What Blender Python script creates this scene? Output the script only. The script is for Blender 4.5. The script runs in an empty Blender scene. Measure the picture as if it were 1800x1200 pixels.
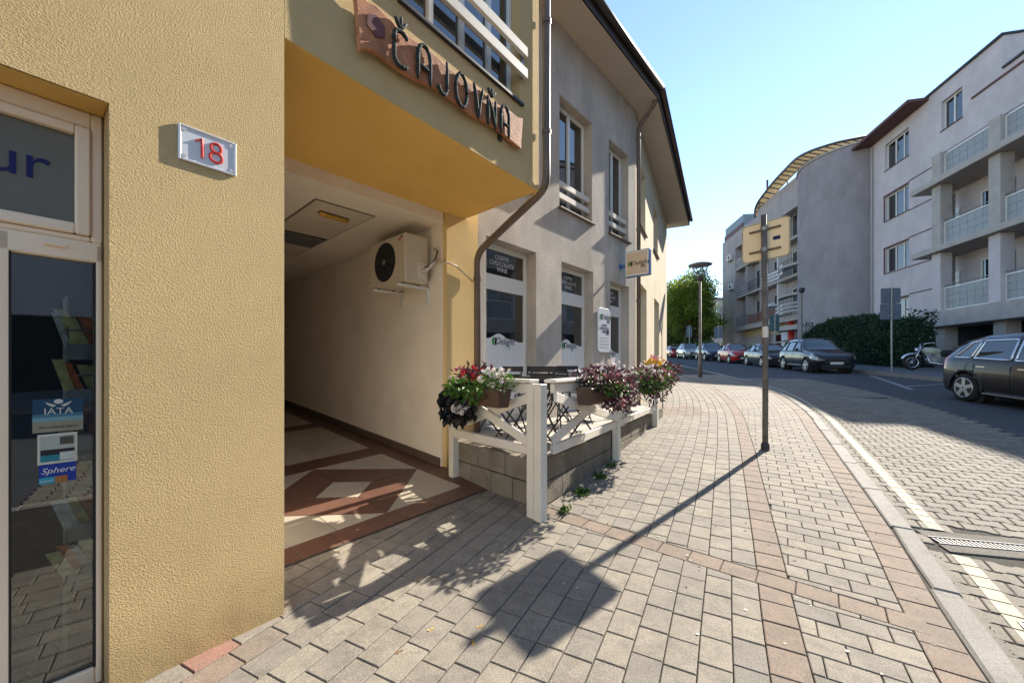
import bpy, bmesh, math, random
from mathutils import Vector, Matrix, noise
random.seed(7)
scene = bpy.context.scene
C = scene.collection
R = math.radians

# ------------------------------------------------------------------ camera, sky, sun, exposure
cam_data = bpy.data.cameras.new('camera'); cam = bpy.data.objects.new('camera', cam_data); C.objects.link(cam)
cam.location = (0, 0, 1.4); cam.rotation_euler = (R(90), 0, 0)
cam_data.sensor_width = 36.0; cam_data.lens = 14.0; cam_data.shift_y = 40 / 1800
cam_data.clip_start = 0.05; cam_data.clip_end = 2000
scene.camera = cam

SUN = Vector((1.05, 1.0, 0.98)).normalized()
world = bpy.data.worlds.new('World'); scene.world = world; world.use_nodes = True
wn = world.node_tree; wn.nodes.clear()
sky = wn.nodes.new('ShaderNodeTexSky'); sky.sky_type = 'NISHITA'; sky.sun_disc = False
sky.sun_elevation = math.asin(SUN.z); sky.sun_rotation = math.atan2(SUN.x, SUN.y)
sky.altitude = 150; sky.air_density = 1.0; sky.dust_density = 0.01; sky.ozone_density = 1.3
wb = wn.nodes.new('ShaderNodeBackground'); wb.inputs['Strength'].default_value = 0.095
wo = wn.nodes.new('ShaderNodeOutputWorld')
wn.links.new(sky.outputs[0], wb.inputs[0]); wn.links.new(wb.outputs[0], wo.inputs[0])
sd = bpy.data.lights.new('sun', 'SUN'); sun = bpy.data.objects.new('sun', sd); C.objects.link(sun)
sd.energy = 3.9; sd.angle = R(0.5); sd.color = (1.0, 0.92, 0.79)
sun.rotation_euler = (-SUN).to_track_quat('-Z', 'Y').to_euler()
sun.location = SUN * 60
vs = scene.view_settings
vs.view_transform = 'Standard'; vs.look = 'None'; vs.gamma = 1.0; vs.exposure = 1.68
scene.cycles.max_bounces = 8

# ------------------------------------------------------------------ helpers
def sp(v, k):
    v /= k
    return k * (v if v > 30 else math.log1p(math.exp(v)))
def g(x, y):
    """height of the ground: level by the doors, then climbing along the street"""
    return (0.065 * sp(y - 2.2, .35) - 0.025 * sp(y - 12, 1.0) - 0.04 * sp(y - 75, 6)
            + 0.012 * sp(min(x, 60) - 3.5, .6))

def off(o):
    v = Vector((0, 0, 0))
    while o:
        v += o.location; o = o.parent
    return v

class MB:
    """collects faces in world coordinates, builds one mesh object"""
    def __init__(s): s.v = []; s.f = []; s.t = []
    def add(s, vs_, fs, tone=0.5):
        b = len(s.v); s.v += [tuple(p) for p in vs_]
        for f in fs: s.f.append([b + i for i in f]); s.t.append(tone)
    def box8(s, p, tone=0.5):
        s.add(p, [(3, 2, 1, 0), (4, 5, 6, 7), (0, 1, 5, 4), (1, 2, 6, 5), (2, 3, 7, 6), (3, 0, 4, 7)], tone)
    def box(s, x0, x1, y0, y1, z0, z1, tone=0.5):
        s.box8([(x0, y0, z0), (x1, y0, z0), (x1, y1, z0), (x0, y1, z0), (x0, y0, z1), (x1, y0, z1), (x1, y1, z1), (x0, y1, z1)], tone)
    def fbox(s, F, t0, t1, d0, d1, z0, z1, tone=0.5):
        s.box8([F(t0, d0, z0), F(t1, d0, z0), F(t1, d1, z0), F(t0, d1, z0), F(t0, d0, z1), F(t1, d0, z1), F(t1, d1, z1), F(t0, d1, z1)], tone)
    def bar(s, a, b, w, h, up=(0, 0, 1), tone=0.5):
        a = Vector(a); b = Vector(b); d = (b - a).normalized(); u = Vector(up)
        x = d.cross(u).normalized() * (w / 2); y = x.cross(d).normalized() * (h / 2)
        s.box8([a - x - y, a + x - y, b + x - y, b - x - y, a - x + y, a + x + y, b + x + y, b - x + y], tone)
    def tube(s, path, r, n=8, tone=0.5, closed=False):
        P = [Vector(p) for p in path]; m = len(P); rr = r if isinstance(r, (list, tuple)) else [r] * m
        rings = []; ref = None
        for i in range(m):
            d = (P[(i + 1) % m] - P[i - 1]) if closed else (P[min(i + 1, m - 1)] - P[max(i - 1, 0)])
            d = d.normalized() if d.length > 1e-9 else Vector((0, 0, 1))
            if ref is None: ref = Vector((0, 0, 1)) if abs(d.z) < .9 else Vector((1, 0, 0))
            x = d.cross(ref)
            if x.length < 1e-4: x = d.cross(Vector((0.3, 1, 0.2)))
            x.normalize(); y = d.cross(x).normalized(); ref = -x.cross(d) if False else ref
            rings.append([P[i] + x * math.cos(2 * math.pi * k / n) * rr[i] + y * math.sin(2 * math.pi * k / n) * rr[i] for k in range(n)])
        vv = [q for ring in rings for q in ring]; ff = []
        for i in range(m if closed else m - 1):
            j = (i + 1) % m
            for k in range(n): ff.append((i * n + k, i * n + (k + 1) % n, j * n + (k + 1) % n, j * n + k))
        if not closed: ff += [tuple(range(n - 1, -1, -1)), tuple((m - 1) * n + k for k in range(n))]
        s.add(vv, ff, tone)
    def lathe(s, axis0, axis1, prof, n=24, tone=0.5):
        """prof: list of (distance along the axis 0..1, radius)"""
        a = Vector(axis0); b = Vector(axis1)
        s.tube([a.lerp(b, q) for q, _ in prof], [max(r_, 1e-4) for _, r_ in prof], n, tone)
    def prism(s, pts, z0, z1, tone=0.5):
        n = len(pts); zz = (lambda p, z: z(p[0], p[1]) if callable(z) else z)
        s.add([(p[0], p[1], zz(p, z0)) for p in pts] + [(p[0], p[1], zz(p, z1)) for p in pts],
              [tuple(range(n - 1, -1, -1)), tuple(range(n, 2 * n))] + [(i, (i + 1) % n, n + (i + 1) % n, n + i) for i in range(n)], tone)
    def build(s, name, m, parent=None, smooth=False, bevel=0, seg=1, origin=None, subs=0, fixn=False):
        me = bpy.data.meshes.new(name); o0 = off(parent) + (Vector(origin) if origin is not None else Vector((0, 0, 0)))
        me.from_pydata([(p[0] - o0.x, p[1] - o0.y, p[2] - o0.z) for p in s.v], [], s.f)
        if fixn:
            bm = bmesh.new(); bm.from_mesh(me); bmesh.ops.recalc_face_normals(bm, faces=bm.faces); bm.to_mesh(me); bm.free()
        if any(t != 0.5 for t in s.t):
            at = me.attributes.new('tone', 'FLOAT', 'FACE'); at.data.foreach_set('value', s.t)
        me.materials.append(m)
        if smooth: me.polygons.foreach_set('use_smooth', [True] * len(me.polygons))
        o = bpy.data.objects.new(name, me); C.objects.link(o); o.parent = parent
        if origin is not None: o.location = Vector(origin)
        if bevel:
            b = o.modifiers.new('bevel', 'BEVEL'); b.width = bevel; b.segments = seg; b.limit_method = 'ANGLE'; b.angle_limit = R(35)
        if subs:
            b = o.modifiers.new('subsurf', 'SUBSURF'); b.levels = subs; b.render_levels = subs
        return o

def frame(ox, oy, ux, uy, side=1):
    """wall frame: t along the wall, d out towards the street, z up"""
    l = math.hypot(ux, uy); ux /= l; uy /= l; nx, ny = uy * side, -ux * side
    F = lambda t, d, z: Vector((ox + ux * t + nx * d, oy + uy * t + ny * d, z))
    F.u = Vector((ux, uy, 0)); F.n = Vector((nx, ny, 0)); F.o = Vector((ox, oy, 0))
    return F

def tag(o, label, cat, group=None):
    o['label'] = label; o['category'] = cat
    if group: o['group'] = group
    return o
def thing(name, label, cat, loc=(0, 0, 0), group=None, rotz=0):
    o = bpy.data.objects.new(name, None); C.objects.link(o); o.location = loc; o.rotation_euler = (0, 0, rotz)
    o.empty_display_size = 0.2
    return tag(o, label, cat, group)
def struct(o): o['kind'] = 'structure'; return o
def stuff(o): o['kind'] = 'stuff'; return o
def dup(root, loc, rotz=0, label=None, mats=None):
    def cp(o, par):
        c = o.copy(); C.objects.link(c); c.parent = par
        if mats and c.type == 'MESH' and o.data.materials and o.data.materials[0].name in mats:
            c.data = o.data.copy(); c.data.materials[0] = mats[o.data.materials[0].name]
        for ch in list(o.children): cp(ch, c)
        return c
    r = cp(root, None); r.location = loc; r.rotation_euler = (0, 0, rotz)
    if label: r['label'] = label
    return r

def holes_wall(F, t0, t1, z0, z1, th, holes, tone=0.5):
    """solid wall with rectangular openings: clean faces, reveals included"""
    m = MB(); ts = sorted({t0, t1} | {q for h in holes for q in h[:2]}); zs = sorted({z0, z1} | {q for h in holes for q in h[2:]})
    ts = [q for q in ts if t0 <= q <= t1]; zs = [q for q in zs if z0 <= q <= z1]
    def solid(i, j):
        if i < 0 or j < 0 or i >= len(ts) - 1 or j >= len(zs) - 1: return False
        a = (ts[i] + ts[i + 1]) / 2; b = (zs[j] + zs[j + 1]) / 2
        return not any(h[0] < a < h[1] and h[2] < b < h[3] for h in holes)
    for i in range(len(ts) - 1):
        for j in range(len(zs) - 1):
            if not solid(i, j): continue
            a, b, c, d = ts[i], ts[i + 1], zs[j], zs[j + 1]
            m.add([F(a, 0, c), F(b, 0, c), F(b, 0, d), F(a, 0, d)], [(0, 1, 2, 3)], tone)
            m.add([F(a, -th, c), F(b, -th, c), F(b, -th, d), F(a, -th, d)], [(3, 2, 1, 0)], tone)
            if not solid(i - 1, j): m.add([F(a, 0, c), F(a, 0, d), F(a, -th, d), F(a, -th, c)], [(0, 1, 2, 3)], tone)
            if not solid(i + 1, j): m.add([F(b, 0, c), F(b, -th, c), F(b, -th, d), F(b, 0, d)], [(0, 1, 2, 3)], tone)
            if not solid(i, j - 1): m.add([F(a, 0, c), F(a, -th, c), F(b, -th, c), F(b, 0, c)], [(0, 1, 2, 3)], tone)
            if not solid(i, j + 1): m.add([F(a, 0, d), F(b, 0, d), F(b, -th, d), F(a, -th, d)], [(0, 1, 2, 3)], tone)
    return m

def clip(poly, nx, ny, c):
    """part of the convex polygon where nx*x+ny*y >= c"""
    out = []
    for i in range(len(poly)):
        a = poly[i]; b = poly[(i + 1) % len(poly)]; da = nx * a[0] + ny * a[1] - c; db = nx * b[0] + ny * b[1] - c
        if da >= 0: out.append(a)
        if (da >= 0) != (db >= 0):
            k = da / (da - db); out.append((a[0] + (b[0] - a[0]) * k, a[1] + (b[1] - a[1]) * k))
    return out
def area(p): return 0.5 * sum(p[i][0] * p[(i + 1) % len(p)][1] - p[(i + 1) % len(p)][0] * p[i][1] for i in range(len(p)))
def inset(poly, e):
    """convex polygon shrunk by e"""
    if area(poly) < 0: poly = poly[::-1]
    out = list(poly)
    for i in range(len(poly)):
        a = poly[i]; b = poly[(i + 1) % len(poly)]; l = math.hypot(b[0] - a[0], b[1] - a[1])
        if l < 1e-6: continue
        nx, ny = -(b[1] - a[1]) / l, (b[0] - a[0]) / l
        out = clip(out, nx, ny, nx * a[0] + ny * a[1] + e)
        if len(out) < 3: return []
    cl = [out[0]]
    for p in out[1:]:
        if math.hypot(p[0] - cl[-1][0], p[1] - cl[-1][1]) > 1e-4: cl.append(p)
    return cl if len(cl) > 2 else []
def stone(m, poly, ztop, gap=.0025, bev=.004, depth=.03, tone=0.5, tilt=0.0):
    """one paving piece: bevelled top, joint around it"""
    a = inset(poly, gap)
    if not a: return False
    b = inset(a, bev)
    if not b or len(b) != len(a): b = a; bv = 0
    else: bv = bev
    n = len(a); cx = sum(p[0] for p in a) / n; cy = sum(p[1] for p in a) / n
    tx = random.uniform(-tilt, tilt); ty = random.uniform(-tilt, tilt); dz = random.uniform(-.0015, .0015)
    Z = lambda p: ztop(p[0], p[1]) + dz + tx * (p[0] - cx) + ty * (p[1] - cy)
    v = [(p[0], p[1], Z(p)) for p in b] + [(p[0], p[1], Z(p) - bv * .8) for p in a] + [(p[0], p[1], Z(p) - depth) for p in a]
    f = [tuple(range(n))] + [(n + i, n + (i + 1) % n, (i + 1) % n, i) for i in range(n)] + [(2 * n + i, 2 * n + (i + 1) % n, n + (i + 1) % n, n + i) for i in range(n)]
    m.add(v, f, tone); return True

# ------------------------------------------------------------------ materials
def nodes(m): m.use_nodes = True; return m.node_tree, m.node_tree.nodes['Principled BSDF']
def ramp(nt, fac, stops):
    r = nt.nodes.new('ShaderNodeValToRGB'); el = r.color_ramp.elements
    while len(el) < len(stops): el.new(0.5)
    for e, (p, c) in zip(el, stops): e.position = p; e.color = (*c, 1)
    nt.links.new(fac, r.inputs[0]); return r.outputs[0]
def tex(nt, kind, scale, coord, detail=4.0, mapping=None, **kw):
    n = nt.nodes.new(kind); n.inputs['Scale'].default_value = scale
    if 'Detail' in n.inputs: n.inputs['Detail'].default_value = detail
    for k, v in kw.items(): n.inputs[k].default_value = v
    src = coord
    if mapping:
        mp = nt.nodes.new('ShaderNodeMapping'); mp.inputs['Scale'].default_value = mapping; nt.links.new(coord, mp.inputs[0]); src = mp.outputs[0]
    nt.links.new(src, n.inputs['Vector']); return n
def mix(nt, fac, a, b, mode='MIX'):
    n = nt.nodes.new('ShaderNodeMix'); n.data_type = 'RGBA'; n.blend_type = mode
    for sock, val in ((n.inputs[0], fac), (n.inputs[6], a), (n.inputs[7], b)):
        if hasattr(val, 'is_linked') or hasattr(val, 'node'): nt.links.new(val, sock)
        else: sock.default_value = val if not isinstance(val, tuple) else (*val, 1)
    return n.outputs[2]
def surf(name, col, rough=.8, var=.15, vscale=3.0, bump=0.0, bscale=80.0, bdist=.004, stretch=None, metal=0.0, spec=.35,
         dirt=None, dscale=1.2, damount=.5, tone=0.0, coat=0.0, tone_cols=None, bdetail=4.0, speck=0.0, speckscale=300.0, stain=None, sscale=14.0, samount=.5):
    m = bpy.data.materials.new(name); nt, b = nodes(m); L = nt.links
    co = nt.nodes.new('ShaderNodeTexCoord').outputs['Object']
    n1 = tex(nt, 'ShaderNodeTexNoise', vscale, co, 6.0)
    lo = tuple(c * (1 - var) for c in col); hi = tuple(min(1, c * (1 + var)) for c in col)
    c = ramp(nt, n1.outputs[0], [(.3, lo), (.7, hi)])
    if tone or tone_cols:
        at = nt.nodes.new('ShaderNodeAttribute'); at.attribute_name = 'tone'
        if tone_cols: tc = ramp(nt, at.outputs['Fac'], tone_cols)
        else: tc = ramp(nt, at.outputs['Fac'], [(0, (1 - tone,) * 3), (1, (1 + tone,) * 3)])
        c = mix(nt, 1.0, c, tc, 'MULTIPLY')
    if dirt:
        n2 = tex(nt, 'ShaderNodeTexNoise', dscale, co, 8.0, Roughness=.65)
        f = nt.nodes.new('ShaderNodeMapRange'); f.inputs[1].default_value = .48; f.inputs[2].default_value = .75; f.inputs[4].default_value = damount
        L.new(n2.outputs[0], f.inputs[0]); c = mix(nt, f.outputs[0], c, dirt)
    if stain:
        n6 = tex(nt, 'ShaderNodeTexNoise', sscale, co, 6.0, Roughness=.7)
        f6 = nt.nodes.new('ShaderNodeMapRange'); f6.inputs[1].default_value = .50; f6.inputs[2].default_value = .66; f6.inputs[4].default_value = samount
        L.new(n6.outputs[0], f6.inputs[0]); c = mix(nt, f6.outputs[0], c, stain)
    if speck:
        n4 = tex(nt, 'ShaderNodeTexNoise', speckscale, co, 2.0)
        sc_ = ramp(nt, n4.outputs[0], [(.35, (1 - speck,) * 3), (.65, (1 + speck,) * 3)]); c = mix(nt, 1.0, c, sc_, 'MULTIPLY')
    L.new(c, b.inputs['Base Color'])
    b.inputs['Roughness'].default_value = rough; b.inputs['Metallic'].default_value = metal
    b.inputs['Specular IOR Level'].default_value = spec; b.inputs['Coat Weight'].default_value = coat * .6; b.inputs['Coat Roughness'].default_value = .04
    if bump:
        n3 = tex(nt, 'ShaderNodeTexNoise', bscale, co, bdetail, stretch)
        bp = nt.nodes.new('ShaderNodeBump'); bp.inputs['Strength'].default_value = bump; bp.inputs['Distance'].default_value = bdist
        L.new(n3.outputs[0], bp.inputs['Height']); L.new(bp.outputs[0], b.inputs['Normal'])
    return m
def glass_dark(name, col=(.012, .014, .016), rough=.02, ior=2.1):
    m = bpy.data.materials.new(name); nt, b = nodes(m)
    b.inputs['Base Color'].default_value = (*col, 1); b.inputs['Roughness'].default_value = rough
    b.inputs['Specular IOR Level'].default_value = .5; b.inputs['IOR'].default_value = ior
    co = nt.nodes.new('ShaderNodeTexCoord').outputs['Object']; n3 = tex(nt, 'ShaderNodeTexNoise', 1.4, co, 1.0)
    bp = nt.nodes.new('ShaderNodeBump'); bp.inputs['Strength'].default_value = .06; bp.inputs['Distance'].default_value = .02
    nt.links.new(n3.outputs[0], bp.inputs['Height']); nt.links.new(bp.outputs[0], b.inputs['Normal'])
    return m
def glass_clear(name, tint=(.85, .9, .9), gl=1.45):
    m = bpy.data.materials.new(name); m.use_nodes = True; nt = m.node_tree; nt.nodes.clear()
    tr = nt.nodes.new('ShaderNodeBsdfTransparent'); tr.inputs[0].default_value = (*tint, 1)
    g_ = nt.nodes.new('ShaderNodeBsdfGlossy'); g_.inputs['Roughness'].default_value = .01
    fr = nt.nodes.new('ShaderNodeFresnel'); fr.inputs[0].default_value = gl
    mp = nt.nodes.new('ShaderNodeMath'); mp.operation = 'MULTIPLY_ADD'; mp.inputs[1].default_value = 1.6; mp.inputs[2].default_value = .06; mp.use_clamp = True
    ms = nt.nodes.new('ShaderNodeMixShader'); o = nt.nodes.new('ShaderNodeOutputMaterial')
    nt.links.new(fr.outputs[0], mp.inputs[0]); nt.links.new(mp.outputs[0], ms.inputs[0]); nt.links.new(tr.outputs[0], ms.inputs[1]); nt.links.new(g_.outputs[0], ms.inputs[2]); nt.links.new(ms.outputs[0], o.inputs[0])
    return m
def leafmat(name, a, b_, rough=.5, trans=.25):
    m = bpy.data.materials.new(name); nt, b = nodes(m)
    at = nt.nodes.new('ShaderNodeAttribute'); at.attribute_name = 'tone'
    c = ramp(nt, at.outputs['Fac'], [(0, a), (1, b_)])
    nt.links.new(c, b.inputs['Base Color']); b.inputs['Roughness'].default_value = rough; b.inputs['Specular IOR Level'].default_value = .3
    tl = nt.nodes.new('ShaderNodeBsdfTranslucent'); nt.links.new(c, tl.inputs[0])
    ms = nt.nodes.new('ShaderNodeMixShader'); ms.inputs[0].default_value = trans
    nt.links.new(b.outputs[0], ms.inputs[1]); nt.links.new(tl.outputs[0], ms.inputs[2]); nt.links.new(ms.outputs[0], nt.nodes['Material Output'].inputs[0])
    return m

def plaster(name, col, dirtcol, strength, dist, scale, lo=.5, hi=.78, amt=.55, dsc=.8):
    """thrown render: lumpy relief pulled sideways by the float, soft staining"""
    m = bpy.data.materials.new(name); nt, b = nodes(m); L = nt.links
    co = nt.nodes.new('ShaderNodeTexCoord').outputs['Object']
    n1 = tex(nt, 'ShaderNodeTexNoise', 1.1, co, 7.0, Roughness=.6)
    c = ramp(nt, n1.outputs[0], [(.3, tuple(q * .9 for q in col)), (.7, tuple(min(1, q * 1.07) for q in col))])
    n2 = tex(nt, 'ShaderNodeTexNoise', dsc, co, 8.0, (1, 1, .45), Roughness=.7)
    f = nt.nodes.new('ShaderNodeMapRange'); f.inputs[1].default_value = lo; f.inputs[2].default_value = hi; f.inputs[4].default_value = amt
    L.new(n2.outputs[0], f.inputs[0]); c = mix(nt, f.outputs[0], c, dirtcol)
    # splash dirt close to the pavement
    sx = nt.nodes.new('ShaderNodeSeparateXYZ'); L.new(co, sx.inputs[0])
    f2 = nt.nodes.new('ShaderNodeMapRange'); f2.inputs[1].default_value = .34; f2.inputs[2].default_value = 0.0; f2.inputs[4].default_value = 1.0
    L.new(sx.outputs[2], f2.inputs[0]); n5 = tex(nt, 'ShaderNodeTexNoise', 9.0, co, 5.0)
    mu = nt.nodes.new('ShaderNodeMath'); mu.operation = 'MULTIPLY'; L.new(f2.outputs[0], mu.inputs[0]); L.new(n5.outputs[0], mu.inputs[1])
    c = mix(nt, mu.outputs[0], c, tuple(q * .45 for q in dirtcol))
    h1 = tex(nt, 'ShaderNodeTexNoise', scale, co, 4.0, (1, 1, 1.4), Roughness=.56)
    L.new(c, b.inputs['Base Color']); b.inputs['Roughness'].default_value = .92; b.inputs['Specular IOR Level'].default_value = .2
    bp = nt.nodes.new('ShaderNodeBump'); bp.inputs['Strength'].default_value = strength; bp.inputs['Distance'].default_value = dist
    L.new(h1.outputs[0], bp.inputs['Height']); L.new(bp.outputs[0], b.inputs['Normal'])
    return m

M = {}
M['yplaster'] = plaster('yellow_thrown_plaster', (.90, .655, .325), (.76, .51, .235), 1.0, .026, 130, .46, .74, .45, 1.3)
M['yplain'] = plaster('ochre_paint', (.76, .48, .14), (.60, .35, .09), .3, .004, 40)
M['ystrip'] = plaster('cream_yellow_plaster', (.74, .53, .24), (.64, .44, .18), .6, .008, 70)
M['grey'] = plaster('grey_plaster', (.54, .49, .435), (.33, .30, .265), 1.0, .014, 60, .40, .68, .85, 1.6)
M['cream3'] = plaster('pale_cream_plaster', (.56, .49, .36), (.45, .39, .28), .5, .006, 60)
M['white_in'] = surf('passage_paint', (.86, .77, .64), .85, .05, 1.2, .2, 60, .002, dirt=(.58, .48, .37), dscale=1.3, damount=.4)
M['soffit'] = surf('eave_soffit', (.46, .41, .35), .85, .05, 1.0, .15, 50, .002)
M['pvc'] = surf('cream_frame', (.92, .73, .54), .38, .03, 2.0, spec=.5)
M['pvcw'] = surf('white_frame', (.66, .65, .62), .35, .03, 2.0, spec=.5)
M['brownmetal'] = surf('brown_downpipe', (.12, .085, .065), .42, .15, 6.0, spec=.5)
M['darkmetal'] = surf('dark_metal', (.035, .035, .04), .45, .15, 6.0)
M['steel'] = surf('grey_galvanised', (.30, .30, .30), .45, .2, 9.0, metal=.6)
M['wpaint'] = surf('white_painted_wood', (.66, .61, .53), .55, .06, 3.0, .25, 30, .002, (1, 1, .1), dirt=(.50, .44, .36), dscale=2.5, damount=.35)
M['glass'] = glass_dark('dark_window_glass')
M['clear'] = glass_clear('shop_glass')
M['black'] = surf('black_rubber', (.02, .02, .02), .7, .1, 10)
M['interior'] = surf('dark_interior', (.05, .045, .045), .9, .3, .8)
# ------------------------------------------------------------------ the ground
M['dirt'] = surf('joint_dirt', (.045, .04, .033), .95, .4, 30, .6, 200, .004)
M['asphalt'] = surf('asphalt', (.062, .064, .070), .85, .15, .7, .5, 260, .003, dirt=(.042, .043, .047), dscale=.5, damount=.7, speck=.25, speckscale=220)
SL = [(0, (.80, .80, .82)), (.55, (1.06, 1.03, .98)), (.72, (1.16, 1.13, 1.06)), (.76, (.80, .67, .61)), (.86, (.96, .80, .73)), (.90, (1.08, .88, .80)), (1.0, (1.15, .66, .58))]
M['slab'] = surf('concrete_slab', (.232, .209, .176), .85, .10, 9, .45, 210, .003, dirt=(.14, .125, .105), dscale=3.2, damount=.6, tone_cols=SL, speck=.22, speckscale=130, stain=(.13, .115, .095), sscale=11, samount=.5)
M['block'] = surf('concrete_block', (.215, .196, .166), .88, .10, 9, .45, 210, .003, dirt=(.13, .115, .10), dscale=3.0, damount=.45,
                  tone_cols=[(0, (.82, .80, .78)), (1.0, (1.16, 1.12, 1.06))], speck=.22, speckscale=130, stain=(.12, .105, .088), sscale=11, samount=.5)
M['kerb'] = surf('kerb_concrete', (.25, .235, .21), .85, .10, 4, .45, 210, .003, dirt=(.17, .155, .135), dscale=3.0, damount=.5, tone=.12, speck=.2, speckscale=130, stain=(.14, .125, .105), sscale=8, samount=.55)
M['tile_cream'] = surf('cream_tile', (.42, .37, .295), .42, .16, 3, .1, 60, .001, dirt=(.27, .23, .18), dscale=3.0, damount=.7, tone=.14, speck=.08, speckscale=90)
M['tile_brown'] = surf('brown_tile', (.135, .068, .048), .42, .12, 5, .1, 60, .001, dirt=(.10, .055, .04), dscale=2.2, damount=.5, tone=.12)
M['verge'] = surf('dry_ground', (.16, .14, .10), .95, .3, 1.0, .6, 60, .01)

def spline(pts):
    """dense Catmull-Rom, resampled to arc length; returns f(s)->(point, dir), length, and s nearest to y"""
    P = [Vector((*p, 0)) for p in pts]; out = []
    P = [P[0] * 2 - P[1]] + P + [P[-1] * 2 - P[-2]]
    for i in range(1, len(P) - 2):
        for k in range(20):
            t = k / 20; a, b, c, d = P[i - 1:i + 3]
            out.append(0.5 * ((2 * b) + (c - a) * t + (2 * a - 5 * b + 4 * c - d) * t * t + (3 * b - a - 3 * c + d) * t ** 3))
    out.append(P[-2]); acc = [0]
    for i in range(1, len(out)): acc.append(acc[-1] + (out[i] - out[i - 1]).length)
    def f(s):
        s = max(0, min(acc[-1] - 1e-6, s)); lo, hi = 0, len(acc) - 1
        while hi - lo > 1:
            m_ = (lo + hi) // 2
            if acc[m_] <= s: lo = m_
            else: hi = m_
        k = (s - acc[lo]) / max(1e-9, acc[hi] - acc[lo]); d = (out[hi] - out[lo]).normalized()
        if hi + 1 < len(out): d = d.lerp((out[hi + 1] - out[hi]).normalized(), k).normalized()
        return out[lo].lerp(out[hi], k), d
    f.len = acc[-1]; f.sy = lambda y: acc[min(range(len(out)), key=lambda i: abs(out[i].y - y))]
    return f
KERB = spline([(-4.0, -10), (-1.2, -4.6), (.55, -1.4), (1.5, .4), (2.0, 1.3), (2.52, 2.12), (3.2, 3.15), (4.5, 5.3), (5.22, 6.5), (6.32, 8.4), (7.5, 11), (8.5, 14), (9.5, 18), (10.8, 24), (12.4, 32), (15.2, 46), (19, 66)])
BAND = spline([(-1.6, -4), (-.25, -1.2), (.58, .45), (1.0, 1.3), (1.41, 2.08), (1.86, 2.9), (2.70, 4.47), (3.50, 5.97), (4.72, 8.4), (5.75, 11), (6.65, 14), (7.6, 18), (8.8, 24)])
def side(fn, s, w):          # w > 0 to the left of the curve (towards the houses)
    p, d = fn(s); return (p.x - d.y * w, p.y + d.x * w)

def sheet(name, fn_left, fn_right, s_list, cols, z, m):
    """a strip of ground between two edges, following the terrain"""
    mb = MB(); n = cols + 1; vv = []; ff = []
    for a, b in zip(fn_left, fn_right):
        for k in range(n):
            x = a[0] + (b[0] - a[0]) * k / cols; y = a[1] + (b[1] - a[1]) * k / cols; vv.append((x, y, z(x, y)))
    for i in range(len(fn_left) - 1):
        for k in range(cols): ff.append((i * n + k, i * n + k + 1, (i + 1) * n + k + 1, (i + 1) * n + k))
    mb.add(vv, ff); return struct(mb.build(name, m))
# one sheet of land to the horizon, under everything
ys = [-400, -150, -60, -25, -10, -4, -2, 0, 1, 1.5, 2, 2.5, 3, 3.5, 4, 5, 6, 7, 8, 9, 10, 11, 12, 13, 14, 16, 18, 20, 24, 28, 34, 40, 48, 56, 64, 72, 80, 90, 110, 150, 250, 600]
xs = [-500, -200, -80, -30, -12, -6, -3, -1, 0, 1, 2, 3, 3.5, 4, 4.5, 5, 6, 8, 10, 12, 14, 16, 18, 20, 24, 30, 40, 60, 90, 200, 500]
sheet('ground', [(xs[0], y) for y in ys], [(xs[-1], y) for y in ys], None, 1, lambda x, y: g(x, y) - .5, M['verge']) if False else None
mb = MB(); nx = len(xs)
mb.add([(x, y, g(x, y) - .14) for y in ys for x in xs], [(j * nx + i, j * nx + i + 1, (j + 1) * nx + i + 1, (j + 1) * nx + i) for j in range(len(ys) - 1) for i in range(nx - 1)])
struct(mb.build('ground', M['verge']))

# far kerb line
def rk(y): return 16.15 + .24 * (y - 18.4) - (.0012 * (y - 30) ** 2 if y > 30 else 0)
yy = [-30, -20, -12, -6, -3, 0, 1, 2, 3, 4, 5, 6, 7, 8, 9, 10, 11, 12, 13, 14, 16, 18, 20, 23, 26, 30, 35, 40, 46, 52, 58, 64]
def kx(y):
    lo, hi = 0, KERB.len
    for _ in range(40):
        m_ = (lo + hi) / 2
        if KERB(m_)[0].y < y: lo = m_
        else: hi = m_
    return KERB(lo)[0].x
road = sheet('road', [((kx(max(y, -9.5)) + (0 if y > -9 else (y + 9.5) * .5)) - .02, y) for y in yy], [(rk(y) + .02, y) for y in yy], None, 26, lambda x, y: g(x, y) - .062, M['asphalt'])

# ---- pavement: joint bed, slabs, red bands, kerb
def zj(x, y): return g(x, y) - .013
mb = MB(); ss = [k * .5 for k in range(int(KERB.len / .5))]; n = 24; vv = []; ff = []
rows = [s for s in ss if -9 < KERB(s)[0].y < 45]
for s in rows:
    for k in range(n + 1):
        x, y = side(KERB, s, .06 + k * .42 if KERB(s)[0].y < 20 else .06 + k * .12); vv.append((x, y, zj(x, y)))
for j in range(len(rows) - 1):
    for k in range(n): ff.append((j * (n + 1) + k, (j + 1) * (n + 1) + k, (j + 1) * (n + 1) + k + 1, j * (n + 1) + k + 1))
mb.add(vv, ff); pavement = struct(mb.build('pavement', M['dirt'], fixn=True))

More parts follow.
